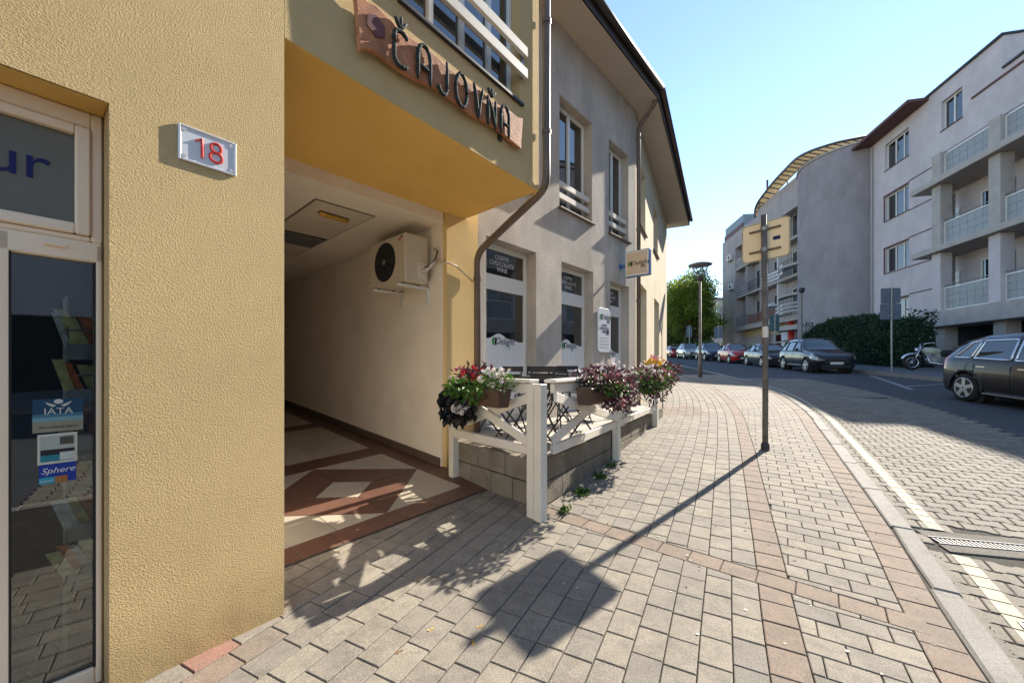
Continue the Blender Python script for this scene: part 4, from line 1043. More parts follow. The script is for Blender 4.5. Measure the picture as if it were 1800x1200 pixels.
# ------------------------------------------------------------------ planters
def petals(mb, c, r_, n, nrm, tone):
    nrm = nrm.normalized(); x = nrm.cross(Vector((.3, .2, .9))).normalized(); y = nrm.cross(x)
    for k in range(n):
        a = 2 * math.pi * k / n + random.uniform(-.2, .2); d = x * math.cos(a) + y * math.sin(a); s_ = x * -math.sin(a) + y * math.cos(a)
        mb.add([c, c + d * r_ * .6 + s_ * r_ * .42 + nrm * r_ * .12, c + d * r_ * 1.05 + nrm * r_ * .05, c + d * r_ * .6 - s_ * r_ * .42 + nrm * r_ * .12], [(0, 1, 2, 3)], tone)
def leaf(mb, c, d, n, l, w, tone, curl=.15):
    d = d.normalized(); s_ = d.cross(n)
    if s_.length < 1e-3: s_ = d.cross(Vector((1, .3, .2)))
    s_.normalize(); n = s_.cross(d)
    mb.add([c, c + d * l * .45 + s_ * w * .5 + n * l * curl * .3, c + d * l - n * l * curl, c + d * l * .45 - s_ * w * .5 + n * l * curl * .3, c + d * l * .5 - n * w * .12], [(0, 1, 4), (1, 2, 4), (2, 3, 4), (3, 0, 4)], tone)
def rv(): return Vector((random.gauss(0, 1), random.gauss(0, 1), random.gauss(0, 1))).normalized()
M['lf_green'] = leafmat('green_leaves', (.03, .09, .012), (.13, .26, .04)); M['lf_purple'] = leafmat('purple_leaves', (.018, .010, .016), (.13, .045, .065), .4)
M['lf_dark'] = leafmat('blackish_vine', (.008, .010, .012), (.025, .022, .030), .35); M['fl_red'] = leafmat('red_petals', (.45, .01, .03), (.75, .05, .08))
M['fl_white'] = leafmat('white_petals', (.60, .52, .50), (.82, .78, .76)); M['fl_pink'] = leafmat('pink_petals', (.62, .20, .22), (.80, .45, .45)); M['fl_yellow'] = leafmat('yellow_petals', (.65, .35, .03), (.8, .6, .1))
M['box'] = surf('brown_planter', (.085, .045, .032), .5, .15, 6)
M['boxgrey'] = surf('grey_planter', (.22, .19, .16), .6, .15, 6)
def planter(label, c, d, L_, clumps, boxm='box', zc=1.10):
    """c: centre of the box, d along it; clumps: (kind, along, out, up, spread, n, size)"""
    n = Vector((d.y, -d.x, 0)); o = thing('flower_box', label, 'planter', (c.x, c.y, zc - .09), 'flower boxes hung along the terrace fence')
    mb = MB(); a = c - d * L_ / 2; v = []
    for z, k in ((zc - .09, .062), (zc + .075, .082)):
        e = .02 if k > .07 else 0
        v += [a - d * e - n * k + Vector((0, 0, z)), c + d * (L_ / 2 + e) - n * k + Vector((0, 0, z)), c + d * (L_ / 2 + e) + n * k + Vector((0, 0, z)), a - d * e + n * k + Vector((0, 0, z))]
    v = [Vector((q.x, q.y, q.z)) for q in v]; mb.box8(v); bx_ = mb.build('box', M[boxm], o, fixn=True, bevel=.008)
    mb = MB()
    for t in (-.35, .35):
        p = c + d * L_ * t; mb.bar(p - n * .082 + Vector((0, 0, zc + .03)), p - n * .082 + Vector((0, 0, zc + .155)), .02, .006, up=d); mb.bar(p - n * .084 + Vector((0, 0, zc + .155)), p - n * .20 + Vector((0, 0, zc + .158)), .02, .006)
    mb.build('hook', M['darkmetal'], o)
    for kind, al, ou, up, spr, cnt, size in clumps:
        mb = MB(); q = c + d * al * L_ + n * ou + Vector((0, 0, zc + up)); base = c + d * al * L_ * .8 + Vector((0, 0, zc + .05))
        for k in range(cnt):
            r_ = rv(); rad = random.random() ** .45; p = q + Vector((r_.x * spr[0] * rad * abs(d.x) + r_.x * spr[1] * rad * abs(n.x), r_.y * spr[0] * rad * abs(d.y) + r_.y * spr[1] * rad * abs(n.y), r_.z * spr[2] * rad))
            od = (p - base); od.z -= .03
            if kind.startswith('fl'):
                for _ in range(3): petals(mb, p + rv() * size * .35, size, 5, (rv() * .7 + n * .6 + Vector((0, 0, .5))), random.random())
            else:
                if kind == 'lf_dark': dr_ = (od.normalized() * .3 + Vector((0, 0, -.9)) + rv() * .5)
                else: dr_ = od.normalized() + rv() * .8
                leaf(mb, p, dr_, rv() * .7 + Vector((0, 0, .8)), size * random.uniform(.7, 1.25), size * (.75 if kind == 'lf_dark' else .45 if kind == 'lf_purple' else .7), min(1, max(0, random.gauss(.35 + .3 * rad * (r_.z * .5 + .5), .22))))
        # stems tie the growth to the box
        for k in range(min(14, 3 + cnt // 40)):
            e_ = q + Vector((random.uniform(-1, 1) * spr[0] * .6 * abs(d.x), random.uniform(-1, 1) * spr[0] * .6 * abs(d.y), random.uniform(-.3, .8) * spr[2])); mid = base.lerp(e_, .5) + Vector((0, 0, .03)); mb.tube([base, mid, e_], .002, 4, .2)
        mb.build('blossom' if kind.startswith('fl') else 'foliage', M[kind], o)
    return o
mAB = A_.lerp(B_, .52) + nAB * .17
planter('flower box with red blossoms and hanging black vine on the passage side of the fence', mAB, dAB, .74, [
    ('lf_dark', -.36, .05, -.07, (.18, .11, .22), 360, .085), ('lf_green', -.02, .05, .06, (.26, .14, .13), 420, .055), ('lf_purple', -.05, .0, .22, (.24, .10, .07), 160, .06),
    ('fl_red', -.08, .03, .20, (.13, .08, .07), 34, .022), ('fl_pink', -.38, .0, .25, (.07, .05, .04), 14, .016), ('lf_green', .42, .04, .15, (.16, .10, .10), 200, .04), ('fl_white', .40, .05, .19, (.17, .09, .09), 40, .020), ('fl_white', -.18, .12, -.14, (.12, .04, .05), 9, .03), ('lf_green', -.56, .0, .08, (.06, .06, .08), 60, .05)])
p2 = B_.lerp(C_, .44) + nBC * .20
planter('flower box of purple foliage and white blossoms beside the corner post of the fence', p2, dBC, .72, [
    ('lf_purple', .0, .05, .14, (.34, .15, .13), 820, .055), ('lf_green', -.05, .08, .07, (.26, .14, .11), 420, .045), ('lf_purple', .36, .12, -.02, (.22, .13, .18), 560, .058),
    ('fl_white', .25, .10, .18, (.30, .14, .15), 52, .019), ('fl_pink', .0, .14, .16, (.30, .12, .14), 44, .018), ('fl_white', .50, .0, .30, (.10, .05, .08), 14, .022), ('fl_pink', .25, .16, -.10, (.12, .05, .08), 10, .02)])
p3 = C_.lerp(D_, .24) + nBC * .20
planter('grey flower box of purple and green plants on the fence, next along the kerb', p3, dBC, .80, [
    ('lf_purple', .1, .08, .10, (.42, .20, .17), 900, .06), ('lf_green', .0, .12, .07, (.34, .18, .15), 560, .055), ('lf_purple', .52, .10, -.02, (.22, .14, .22), 460, .062),
    ('fl_pink', .15, .16, .12, (.40, .16, .16), 60, .020), ('fl_white', -.1, .14, .20, (.34, .14, .14), 44, .020)], 'boxgrey')
p4 = D_.lerp(E_, .35) + nBC * .18
planter('flower box with yellow and orange blossoms at the far end of the terrace', D_ + dBC * .55 + nBC * -.05, dBC, .7, [
    ('lf_purple', .2, .06, .13, (.36, .18, .16), 420, .085), ('lf_green', -.1, .06, .10, (.28, .16, .12), 220, .07), ('fl_yellow', -.25, .0, .26, (.22, .12, .10), 46, .03), ('fl_pink', -.3, .0, .36, (.16, .10, .05), 14, .025), ('fl_white', .5, .05, .22, (.12, .08, .08), 14, .022)], zc=1.16)
# stand that carries the last box
mb = MB(); q = D_ + dBC * .55 - nBC * .05
for s_ in (-.28, .28):
    for k in (-.06, .06):
        p = q + dBC * s_ + nBC * k; mb.tube([Vector((p.x, p.y, TZ - .02)), Vector((p.x, p.y, 1.07))], .010, 6)
mb.bar(q - dBC * .3 + Vector((0, 0, 1.06)), q + dBC * .3 + Vector((0, 0, 1.06)), .14, .012)
tag(mb.build('plant_stand', M['darkmetal'], None, origin=(q.x, q.y, TZ)), 'black metal stand under the yellow flower box', 'stand')

# ------------------------------------------------------------------ folding chairs and table on the terrace
def bistro_chair(c, ang, label):
    o = thing('folding_chair', label, 'chair', (c[0], c[1], .545), 'folding chairs on the terrace', ang)
    def P(x, y, z): return Vector((x, y, z))
    def part(fn, name):
        mb = MB(); fn(mb); me = mb.build(name, M['darkmetal'], None); me.parent = o
    for s_ in (-.19, .19):
        part(lambda m_: m_.tube([P(s_, .22, 0), P(s_, -.20, .44)], .010, 6), 'leg'); part(lambda m_: m_.tube([P(s_ * .93, -.22, 0), P(s_ * .93, .16, .44), P(s_ * .93, .22, .82)], .010, 6), 'leg')
    for k in range(6): part(lambda m_: m_.box(-.19, .19, -.19 + k * .062, -.145 + k * .062, .445, .458), 'slat')
    for z in (.62, .71, .80): part(lambda m_: m_.box(-.185, .185, .185 + (z - .62) * .18, .197 + (z - .62) * .18, z - .03, z + .03), 'back_slat')
    part(lambda m_: m_.tube([P(-.19, .14, .08), P(.19, .14, .08)], .007, 6), 'stretcher')
    return o
def tp(t, d): q = F2(t, d, 0); return (q.x, q.y)
bistro_chair(tp(1.05, .5), R(200), 'black folding chair on the terrace nearest the downpipe')
bistro_chair(tp(1.95, .55), R(20), 'black folding chair on the terrace between table and second window')
bistro_chair(tp(2.75, .62), R(150), 'black folding chair on the terrace under the second window')
bistro_chair(tp(.22, .62), R(-50), 'black folding chair added by the wall to shade the passage front')  # added with the next two chairs and table to shade the passage front
bistro_chair(tp(.12, 1.15), R(-50), 'black folding chair added in the fence corner to shade the passage front')
bistro_chair(tp(.95, 1.15), R(120), 'black folding chair added behind the purple flower box for its shade')
tq = tp(.62, .98); tb = thing('bistro_table', 'small round black table added in the fence corner for its shade', 'table', (tq[0], tq[1], .545))
mb = MB(); mb.lathe((*tq, 1.245), (*tq, 1.265), [(0, .32), (1, .32)], 24); mb.build('tabletop', M['darkmetal'], tb)
for a in (45, 135, 225, 315):
    q = Vector((math.cos(R(a)), math.sin(R(a)), 0)); mb = MB(); mb.tube([Vector((*tq, .545)) + q * .24, Vector((*tq, 1.245)) - q * .20], .010, 6); mb.build('leg', M['darkmetal'], tb)
tq = tp(1.45, .62); tb = thing('bistro_table', 'small round black folding table between the terrace chairs', 'table', (tq[0], tq[1], .545))
mb = MB(); mb.lathe((*tq, 1.245), (*tq, 1.265), [(0, .29), (1, .29)], 24); mb.build('tabletop', M['darkmetal'], tb)
for a in (0, 90, 180, 270):
    q = Vector((math.cos(R(a)), math.sin(R(a)), 0)); mb = MB(); mb.tube([Vector((*tq, .545)) + q * .24, Vector((*tq, 1.245)) - q * .20], .010, 6); mb.build('leg', M['darkmetal'], tb)

# ------------------------------------------------------------------ sign pole on the pavement
M['poleg'] = surf('weathered_pole', (.14, .125, .11), .55, .3, 8, .3, 60, .002, dirt=(.07, .06, .055), dscale=5, damount=.6)
M['signback'] = surf('yellow_sign_back', (.86, .70, .46), .45, .04, 3, dirt=(.75, .58, .36), damount=.3)
px, py = 3.501, 5.507; gz = g(px, py)
sg = thing('traffic_sign', 'back of a pale yellow square traffic sign on a grey pavement pole', 'sign', (px, py, gz))
mb = MB(); mb.tube([(px, py, gz - .05), (px + .004, py, gz + 1.6), (px - .02, py, gz + 3.24)], .036, 14); mb.build('pole', M['poleg'], sg, smooth=True)
mb = MB(); mb.tube([(px, py, gz - .02), (px, py, gz + .07), (px, py, gz + .10)], [.055, .052, .04], 14); mb.build('foot', M['darkmetal'], sg)
FSG = frame(px - .02 + .05, py + .045, .57, -.82, 1); sz = 2.84 + .22
mb = MB(); plate(mb, FSG, rrect(-.30, .30, 2.86, 3.38, .05), -.006, .006); sp_ = mb.build('panel', M['signback'], sg, fixn=True)
mb = MB(); pr = rrect(-.30, .30, 2.86, 3.38, .05); mb.tube([FSG(t, .004, z) for t, z in pr], .009, 6, closed=True); mb.build('rim', surf('sign_rim', (.42, .36, .22), .45, .1, 4), sp_)
for z in (2.98, 3.27):
    mb = MB(); mb.fbox(FSG, -.20, .20, .0065, .028, z - .012, z + .012); mb.build('rail', M['brownmetal'], sg); mb = MB(); mb.tube([(px - .018, py, z - .025), (px - .018, py, z + .025)], .043, 12); mb.build('clamp', M['steel'], sg)
mb = MB(); mb.fbox(FSG, .10, .19, .0065, .008, 3.10, 3.15); mb.build('maker_label', M['blueink'], sp_)
mb = MB(); mb.tube([(px + .004, py, gz + 1.55), (px + .002, py, gz + 1.70)], .0375, 14); mb.build('paper_sticker', M['signpale'], sg)
# ------------------------------------------------------------------ street lamp
def street_lamp(x, y, H, label, r_=.06):
    z = g(x, y) + (.06 if x > 12 else 0); o = thing('street_lamp', label, 'lamp post', (x, y, z), 'street lamps')
    mb = MB(); mb.tube([(x, y, z - .05), (x, y, z + 1.0), (x, y, z + 1.02), (x, y, z + H - .62)], [r_ * 1.35, r_ * 1.3, r_ * .85, r_ * .8], 12); mb.build('pole', M['poleg'], o, smooth=True)
    mb = MB(); mb.lathe((x, y, z + H - .66), (x, y, z + H - .50), [(0, r_), (.5, r_ * 2.2), (1, r_ * 2.0)], 14); mb.build('head', M['darkmetal'], o)
    mb = MB()
    for s_ in (-1, 1): mb.tube([(x + s_ * .06, y, z + H - .55), (x + s_ * .36, y, z + H)], .018, 6)
    for s_ in (-1, 1): mb.tube([(x, y + s_ * .06, z + H - .55), (x, y + s_ * .36, z + H)], .018, 6)
    mb.build('arm', M['poleg'], o)
    mb = MB(); mb.lathe((x, y, z + H - .03), (x, y, z + H + .10), [(0, .42), (.15, .46), (.35, .46), (1, .18)], 28); mb.build('canopy', M['steel'], o, smooth=True)
    return o
street_lamp(7.75, 16.4, 4.62, 'grey street lamp with a round disc canopy standing past the house corner')
# ------------------------------------------------------------------ apartment house with balconies, across the street
M['apt'] = plaster('pale_lilac_plaster', (.56, .505, .515), (.40, .36, .37), .3, .006, 20, .42, .72, .7, .5)
M['aptdark'] = plaster('grey_tower_plaster', (.30, .27, .28), (.19, .17, .18), .3, .006, 16, .42, .72, .75, .5)
M['apt2'] = plaster('warm_grey_plaster', (.40, .36, .365), (.27, .245, .25), .3, .006, 16, .42, .72, .7, .5)
M['slabc'] = surf('balcony_concrete', (.40, .365, .34), .9, .1, 2, dirt=(.26, .235, .22), damount=.5)
M['redframe'] = surf('dark_red_reveal', (.115, .05, .048), .6, .1, 3)
M['lattice'] = surf('patterned_balcony_glass', (.27, .285, .295), .4, .35, 30, .5, 40, .01)
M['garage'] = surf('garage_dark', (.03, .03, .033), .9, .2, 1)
KS = 1.3 ; KZ = 1.4 * (KS - 1)                    # scale of the two apartment houses, enlarged to draw back their street shadow
def bframe(ox, oy, ux, uy):
    f_ = frame(ox * KS, oy * KS, ux, uy, -1)
    F = lambda t, d, z: f_(t * KS, d * KS, z * KS - KZ)
    F.u, F.n, F.o = f_.u, f_.n, f_.o; return F
def BV(x, y, z): return Vector((x * KS, y * KS, z * KS - KZ))
F5 = bframe(21.42, 22.87, .229, .973); F6 = bframe(19.16, 18.54, .229, .973)
apt = thing('balcony_apartments', 'pale lilac apartment house with concrete balconies and patterned glass railings', 'building', (24.1, 22, 1.2))
Z0 = .3
wins = [(-1.84, 0.0, 12.45, 13.95), (-1.84, 0.0, 9.56, 10.98), (-1.84, 0.0, 6.58, 8.0), (-1.84, 0.0, 3.60, 5.0), (-5.1, -3.95, 12.5, 13.9)]
apt_wall = holes_wall(F5, -50, 1.2, Z0, 13.3, .3, [w for w in wins if w[3] < 13.2] + [(-1.84, 0, 12.45, 13.3), (-5.1, -3.95, 12.5, 13.3)]); apt_wall.build('wall', M['apt'], apt)
holes_wall(F5, -7.0, 1.2, 13.3, 14.65, .3, [(-1.84, 0, 13.3, 13.95), (-5.1, -3.95, 13.3, 13.9)]).build('upper_wall', M['apt'], apt)
mb = MB(); mb.fbox(F5, -7.0, -6.7, -9, -.301, 13.3, 14.65); mb.build('upper_side_wall', M['apt'], apt, fixn=True)
mb = MB(); mb.fbox(F5, -50, 1.2, -9.0, -8.7, Z0, 13.3); mb.build('rear_wall', M['apt'], apt, fixn=True)
mb = MB(); mb.fbox(F5, -50.3, -50.001, -9, 0, Z0, 13.3); mb.build('end_wall', M['apt'], apt, fixn=True)
mb = MB(); mb.fbox(F5, -24.3, 1.2, -9, .06, 13.305, 13.36) if False else mb.fbox(F5, -50.3, -7.02, -9, .08, 13.302, 13.38); mb.fbox(F5, -7.05, 1.3, -9, .10, 14.652, 14.74); mb.build('roof', M['darkmetal'], apt, fixn=True)
mb = MB(); mb.fbox(F5, -3.2, 1.45, .001, .9, 14.50, 14.645); mb.build('eave', M['redframe'], apt, fixn=True)
for w in wins:
    o = window(F5, w[0], w[1], w[2], w[3], .12, [w[0] + (w[1] - w[0]) * k for k in ((.28, .62) if w[1] - w[0] > 1.5 else (.5,))], (), .07, parent=apt, sill=True, sillm='redframe', sillout=.05)
    if w[3] < 12: mb = MB(); mb.fbox(F5, w[1] - .004, w[1] + .07, .002, .03, w[2] - .02, w[3] + .08); mb.fbox(F5, w[0] - .04, w[1] + .07, .002, .03, w[3] + .002, w[3] + .07); mb.build('reveal_trim', M['redframe'], o, fixn=True)
for z in (3.56, 5.08, 6.52, 8.06, 9.5, 11.05):
    mb = MB(); mb.fbox(F5, -3.4, -1.90, .002, .02, z, z + .05); mb.build('string_course', M['redframe'], apt, fixn=True)
mb = MB(); mb.fbox(F5, -24, -5.6, .002, .05, 12.98, 13.06); mb.build('string_course', M['redframe'], apt, fixn=True)
# balconies
mb = MB(); mb.fbox(F6, -23, .25, -1.28, .25, 3.05, 3.72); mb.build('podium_slab', M['slabc'], apt, fixn=True, bevel=.02)
for z in (6.33, 9.33): mb = MB(); mb.fbox(F6, -23, .35, -1.28, .30, z, z + .26); mb.build('balcony_slab', M['slabc'], apt, fixn=True, bevel=.02)
cols = [-.78, -3.52, -6.26, -9.0, -11.74, -14.5, -17.3]
for i, c in enumerate(cols):
    for z0, z1 in ((3.722, 6.328), (6.592, 9.328)):
        mb = MB(); mb.fbox(F6, c - .24, c + .24, -.40, .05, z0, z1); mb.build('column', M['slabc'] if z0 > 5 else M['apt'], apt, fixn=True, bevel=.02)
    mb = MB(); mb.fbox(F6, c - .24, c + .24, -.40, .05, 9.592, 10.75); mb.build('column', M['slabc'], apt, fixn=True, bevel=.02)
    mb = MB(); q = F6(c, -.2, 0); mb.fbox(F6, c - .24, c + .24, -.6, -.1, Z0, 3.049); mb.build('pillar', M['slabc'], apt, fixn=True, bevel=.02)
for i in range(len(cols) - 1):
    a, b = cols[i + 1] + .26, cols[i] - .26
    for z in (3.76, 6.63, 9.63):
        fr = MB()
        for q in ((a, a + .05, z, z + 1.0), (b - .05, b, z, z + 1.0), (a + .05, b - .05, z, z + .05), (a + .05, b - .05, z + .95, z + 1.0)): fr.fbox(F6, q[0], q[1], -.14, -.09, q[2], q[3])
        r_ = fr.build('railing', M['pvcw'], apt, fixn=True)
        n_ = 6
        for k in range(n_):
            for j in range(3):
                p_ = MB(); t0 = a + .055 + (b - a - .11) * k / n_; t1 = a + .055 + (b - a - .11) * (k + 1) / n_ - .012; y0 = z + .055 + .295 * j; p_.fbox(F6, t0, t1, -.125, -.105, y0, y0 + .285); p_.build('glass_block', M['lattice'], r_, fixn=True)
        h_ = MB(); h_.tube([F6(a, -.115, z + 1.10), F6(b, -.115, z + 1.10)], .025, 8); h_.build('handrail', M['steel'], r_)
    # openings and glass bricks behind the balconies
    for z in (3.76, 6.63):
        d_ = window(F5, (a + b) / 2 - 5.35, (a + b) / 2 - 3.95, z + .05, z + 2.1, -.08, ((a + b) / 2 - 4.65,), (), .07, parent=apt, sill=False)
    if i == 0:
        for z in (4.3, 7.2):
            for k in range(2):
                for j in range(5):
                    p_ = MB(); p_.fbox(F5, -5.0 + k * .3, -4.72 + k * .3, .002, .04, z + j * .27, z + j * .27 + .24); p_.build('glass_brick', M['pvcw'], apt, fixn=True)
# side screen of glass bricks at the balcony end
for z in (3.76, 6.63, 9.63):
    for j in range(9 if z < 9 else 4):
        p_ = MB(); p_.fbox(F6, -.30, -.18, -1.0, -.45, z + j * .28, z + j * .28 + .26); p_.build('glass_brick', M['lattice'], apt, fixn=True)
# garage level
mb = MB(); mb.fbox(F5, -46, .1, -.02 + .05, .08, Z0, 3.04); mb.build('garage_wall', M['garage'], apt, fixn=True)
for z in (1.75, 2.15): mb = MB(); mb.tube([F6(-1.1, -.35, z), F6(-8.7, -.35, z)], .035, 8); mb.build('garage_rail', M['steel'], apt)

# ------------------------------------------------------------------ long house with the round tower
FW = bframe(22.4, 29.9, .1403, .990)
wing = thing('tower_apartments', 'grey apartment house with a round stair tower and long loggia balconies', 'building', (27.3, 36.5, 1.4))
tc = Vector((23.25 * KS, 26.9 * KS, 0)); tr = 3.22 * KS; TT = 14.95 * KS - KZ; mb = MB(); n = 40; a0, a1 = R(95), R(275); v = []
for k in range(n + 1):
    a = a0 + (a1 - a0) * k / n; p = tc + Vector((math.cos(a), math.sin(a), 0)) * tr; v += [(p.x, p.y, Z0), (p.x, p.y, TT)]
mb.add(v, [(2 * i, 2 * i + 1, 2 * i + 3, 2 * i + 2) for i in range(n)] ); mb.add([(tc.x, tc.y, TT)] + [(v[2 * i + 1]) for i in range(n + 1)], [(0, i + 1, i + 2) for i in range(n)])
tw = mb.build('tower', M['aptdark'], wing, fixn=True)
mb = MB()
for k in range(n):
    a = a0 + (a1 - a0) * k / n; b = a0 + (a1 - a0) * (k + 1) / n; mb.bar(tc + Vector((math.cos(a), math.sin(a), 0)) * (tr + .04) + Vector((0, 0, TT + .03)), tc + Vector((math.cos(b), math.sin(b), 0)) * (tr + .04) + Vector((0, 0, TT + .03)), .12, .12)
mb.build('coping', M['slabc'], tw)
wholes = []
for z in (5.6, 8.7, 11.75):
    for t0, t1 in ((.9, 4.3), (5.6, 7.4), (8.9, 10.9), (11.6, 12.6)): wholes.append((t0, t1, z + .1, z + 2.25))
shop = [(1.6, 3.0, 1.5, 4.2), (4.4, 7.2, 1.5, 4.2), (8.4, 9.6, 1.5, 4.0)]
FWb = lambda t, d, z: FW(t, d - .85, z)
FWb.u = FW.u; FWb.n = FW.n; FWb.o = FW(0, -.85, 0)
holes_wall(FWb, -.5, 13.6, Z0, 15.6, .3, wholes + shop).build('wall', M['apt2'], wing)
for i, w in enumerate(wholes): window(FWb, *w, .08, [w[0] + (w[1] - w[0]) * k for k in ((.25, .5, .75) if w[1] - w[0] > 3 else (.5,))], (), .09, parent=wing, sill=False)
for w in shop: window(FWb, *w, .10, [(w[0] + w[1]) / 2], (3.4,), .09, parent=wing, sill=False)
mb = MB(); mb.fbox(FW, 13.602, 17.2, -8, .0, Z0, 15.6); mb.build('end_block', M['apt2'], wing, fixn=True)
mb = MB(); mb.fbox(FW, .0, 13.6, -.845, .02, 13.95, 15.62); mb.build('parapet', M['apt2'], wing, fixn=True, bevel=.03)
mb = MB(); mb.fbox(FW, .0, 8.5, -.80, -.02, 15.625, 16.35); mb.build('roof_wall', M['apt2'], wing, fixn=True)
mb = MB(); mb.fbox(FW, -1.0, 17.3, -8, -.86, 15.63, 15.75); mb.build('roof', M['darkmetal'], wing, fixn=True)
mb = MB(); mb.fbox(FW, 12.5, 17.4, -6, -.4, 15.76, 17.3); mb.build('roof_storey', surf('blue_grey_cladding', (.20, .24, .28), .5, .1, 2), wing, fixn=True)
mb = MB(); mb.fbox(FW, 12.45, 17.45, -.395, -.30, 15.76, 16.4); mb.build('red_band', M['redframe'], wing, fixn=True)
mb = MB(); q = FW(9.8, -1.5, 0); mb.tube([(q.x, q.y, 15.7 * KS - KZ), (q.x, q.y, 19.6 * KS - KZ)], .12, 8); mb.build('mast', M['redframe'], wing)
mb = MB(); mb.fbox(FW, -.2, 13.6, -.845, .0, 4.95, 5.42); mb.build('balcony_slab', M['slabc'], wing, fixn=True)
for z in (8.45, 11.5): mb = MB(); mb.fbox(FW, -.2, 13.6, -.845, .0, z, z + .24); mb.build('balcony_slab', M['slabc'], wing, fixn=True)
# rounded outer ends of the balconies next to the tower
for z, h in ((4.95, .47), (8.45, .24), (11.5, .24)):
    mb = MB(); pts = [tuple(FW(.0 + 4.6 * k / 12, .004 + .75 * math.sin(math.pi * k / 12), 0))[:2] for k in range(13)]
    mb.prism(pts if area(pts) > 0 else pts[::-1], z + .003, z + h - .003); mb.build('balcony_slab', M['slabc'], wing, fixn=True)
M['whitepanel'] = surf('white_railing_panel', (.60, .58, .56), .5, .05, 3); M['rustpanel'] = surf('red_brown_railing', (.20, .09, .07), .6, .1, 3)
for z, kinds in ((5.42, ('apt2', 'whitepanel', 'rustpanel', 'rustpanel', 'steelbars')), (8.69, ('steelbars', 'whitepanel', 'whitepanel', 'steelbars', 'apt2')), (11.74, ('steelbars', 'apt2', 'apt2', 'apt2', 'apt2'))):
    segs = [(.2, 2.6), (2.62, 5.2), (5.22, 7.9), (7.92, 10.6), (10.62, 13.4)]
    for (t0, t1), kd in zip(segs, kinds):
        def d_of(t): return (.70 * math.sin(math.pi * min(1, max(0, t / 4.6)))) - .05 if t < 4.6 else -.05
        N = 6
        if kd == 'steelbars':
            mb = MB()
            for k in range(17):
                t = t0 + (t1 - t0) * k / 16; mb.tube([FW(t, d_of(t), z), FW(t, d_of(t), z + 1.0)], .012, 4)
            mb.tube([FW(t0 + (t1 - t0) * k / N, d_of(t0 + (t1 - t0) * k / N), z + 1.0) for k in range(N + 1)], .03, 6); mb.build('railing', M['darkmetal'], wing)
        else:
            for k in range(N):
                a, b = t0 + (t1 - t0) * k / N + .01, t0 + (t1 - t0) * (k + 1) / N - .01; mb = MB()
                for j in range(3):
                    mb.bar(FW(a, d_of(a), z + .2 + .3 * j), FW(b, d_of(b), z + .2 + .3 * j), .03, .26)
                mb.build('railing_board', M[kd], wing)
            mb = MB(); mb.tube([FW(t0 + (t1 - t0) * k / N, d_of(t0 + (t1 - t0) * k / N), z + 1.02) for k in range(N + 1)], .03, 6)
            for k in range(N + 1): t = t0 + (t1 - t0) * k / N; mb.tube([FW(t, d_of(t) - .03, z), FW(t, d_of(t) - .03, z + 1.02)], .02, 5)
            mb.build('railing', M['steel'], wing)
for t in (5.0, 8.2, 11.2):
    for z0, z1 in ((5.43, 8.44), (8.70, 11.49), (11.75, 13.94)):
        mb = MB(); mb.fbox(FW, t - .1, t + .1, -.845, -.12, z0, z1); mb.build('divider', M['whitepanel'] if t < 6 else M['apt2'], wing, fixn=True)
# clutter on the balconies
def ac_unit(label, t, d, z):
    o = thing('air_conditioner', label, 'air conditioner', tuple(FW(t, d, z)), 'air conditioners on the tower house')
    mb = MB(); mb.fbox(FW, t - .5, t + .5, d - .16, d + .16, z, z + .65); mb.build('casing', M['whitepanel'], o, fixn=True, bevel=.03)
    mb = MB(); mb.tube([FW(t - .1, d + .155, z + .33), FW(t - .1, d + .178, z + .33)], .25, 16); mb.build('fan', M['black'], o)
    mb = MB(); mb.fbox(FW, t - .4, t - .35, -.001 if d > 0 else d - .16, d + .1, z - .06, z - .002); mb.fbox(FW, t + .35, t + .4, -.001 if d > 0 else d - .16, d + .1, z - .06, z - .002); mb.build('bracket', M['steel'], o, fixn=True)
ac_unit('white air conditioner on the end block below the roof', 14.6, .20, 12.9)
ac_unit('white air conditioner on the end block at the middle loggia', 14.2, .20, 9.6)
ac_unit('white air conditioner on the rounded balcony next to the tower', 1.2, -.30, 8.76)
pu = FW(6.6, -.45, 5.42); mbp = thing('parasol', 'open white parasol on the lowest loggia balcony', 'parasol', tuple(pu))
mb = MB(); mb.tube([pu, pu + Vector((0, 0, 2.0))], .025, 6); mb.build('pole', M['steel'], mbp)
mb = MB(); mb.lathe(pu + Vector((0, 0, 1.55)), pu + Vector((0, 0, 2.1)), [(0, .95), (.5, .6), (1, .03)], 8); mb.build('canopy', M['whitepanel'], mbp)
mb = MB(); mb.lathe(pu, pu + Vector((0, 0, .06)), [(0, .22), (1, .2)], 12); mb.build('base', M['darkmetal'], mbp)
for t in (3.3, 7.8):
    q = FW(t, -.35, 0); zq = zf(q.x, q.y); mb = MB(); mb.tube([(q.x, q.y, zq - .6), (q.x, q.y, 4.95 * KS - KZ)], .28, 16); mb.build('red_column', M['redpaint'], wing, smooth=True)
# shop signs under the loggia
M['shopyellow'] = surf('warm_shop_front', (.50, .40, .24), .7, .1, 2)
mb = MB(); mb.fbox(FW, .2, 13.5, -.848, -.80, 4.25, 4.94); mb.build('shop_fascia', M['shopyellow'], wing, fixn=True)
for t0, t1, z0, z1, m_ in ((4.6, 5.6, 2.3, 3.3, 'enamel'), (4.6, 5.6, 3.5, 4.2, 'enamel'), (8.6, 9.3, 2.7, 3.3, 'redpaint')):
    mb = MB(); mb.fbox(FW, t0, t1, -.845, -.72, z0, z1); mb.build('shop_sign', M[m_], wing, fixn=True)
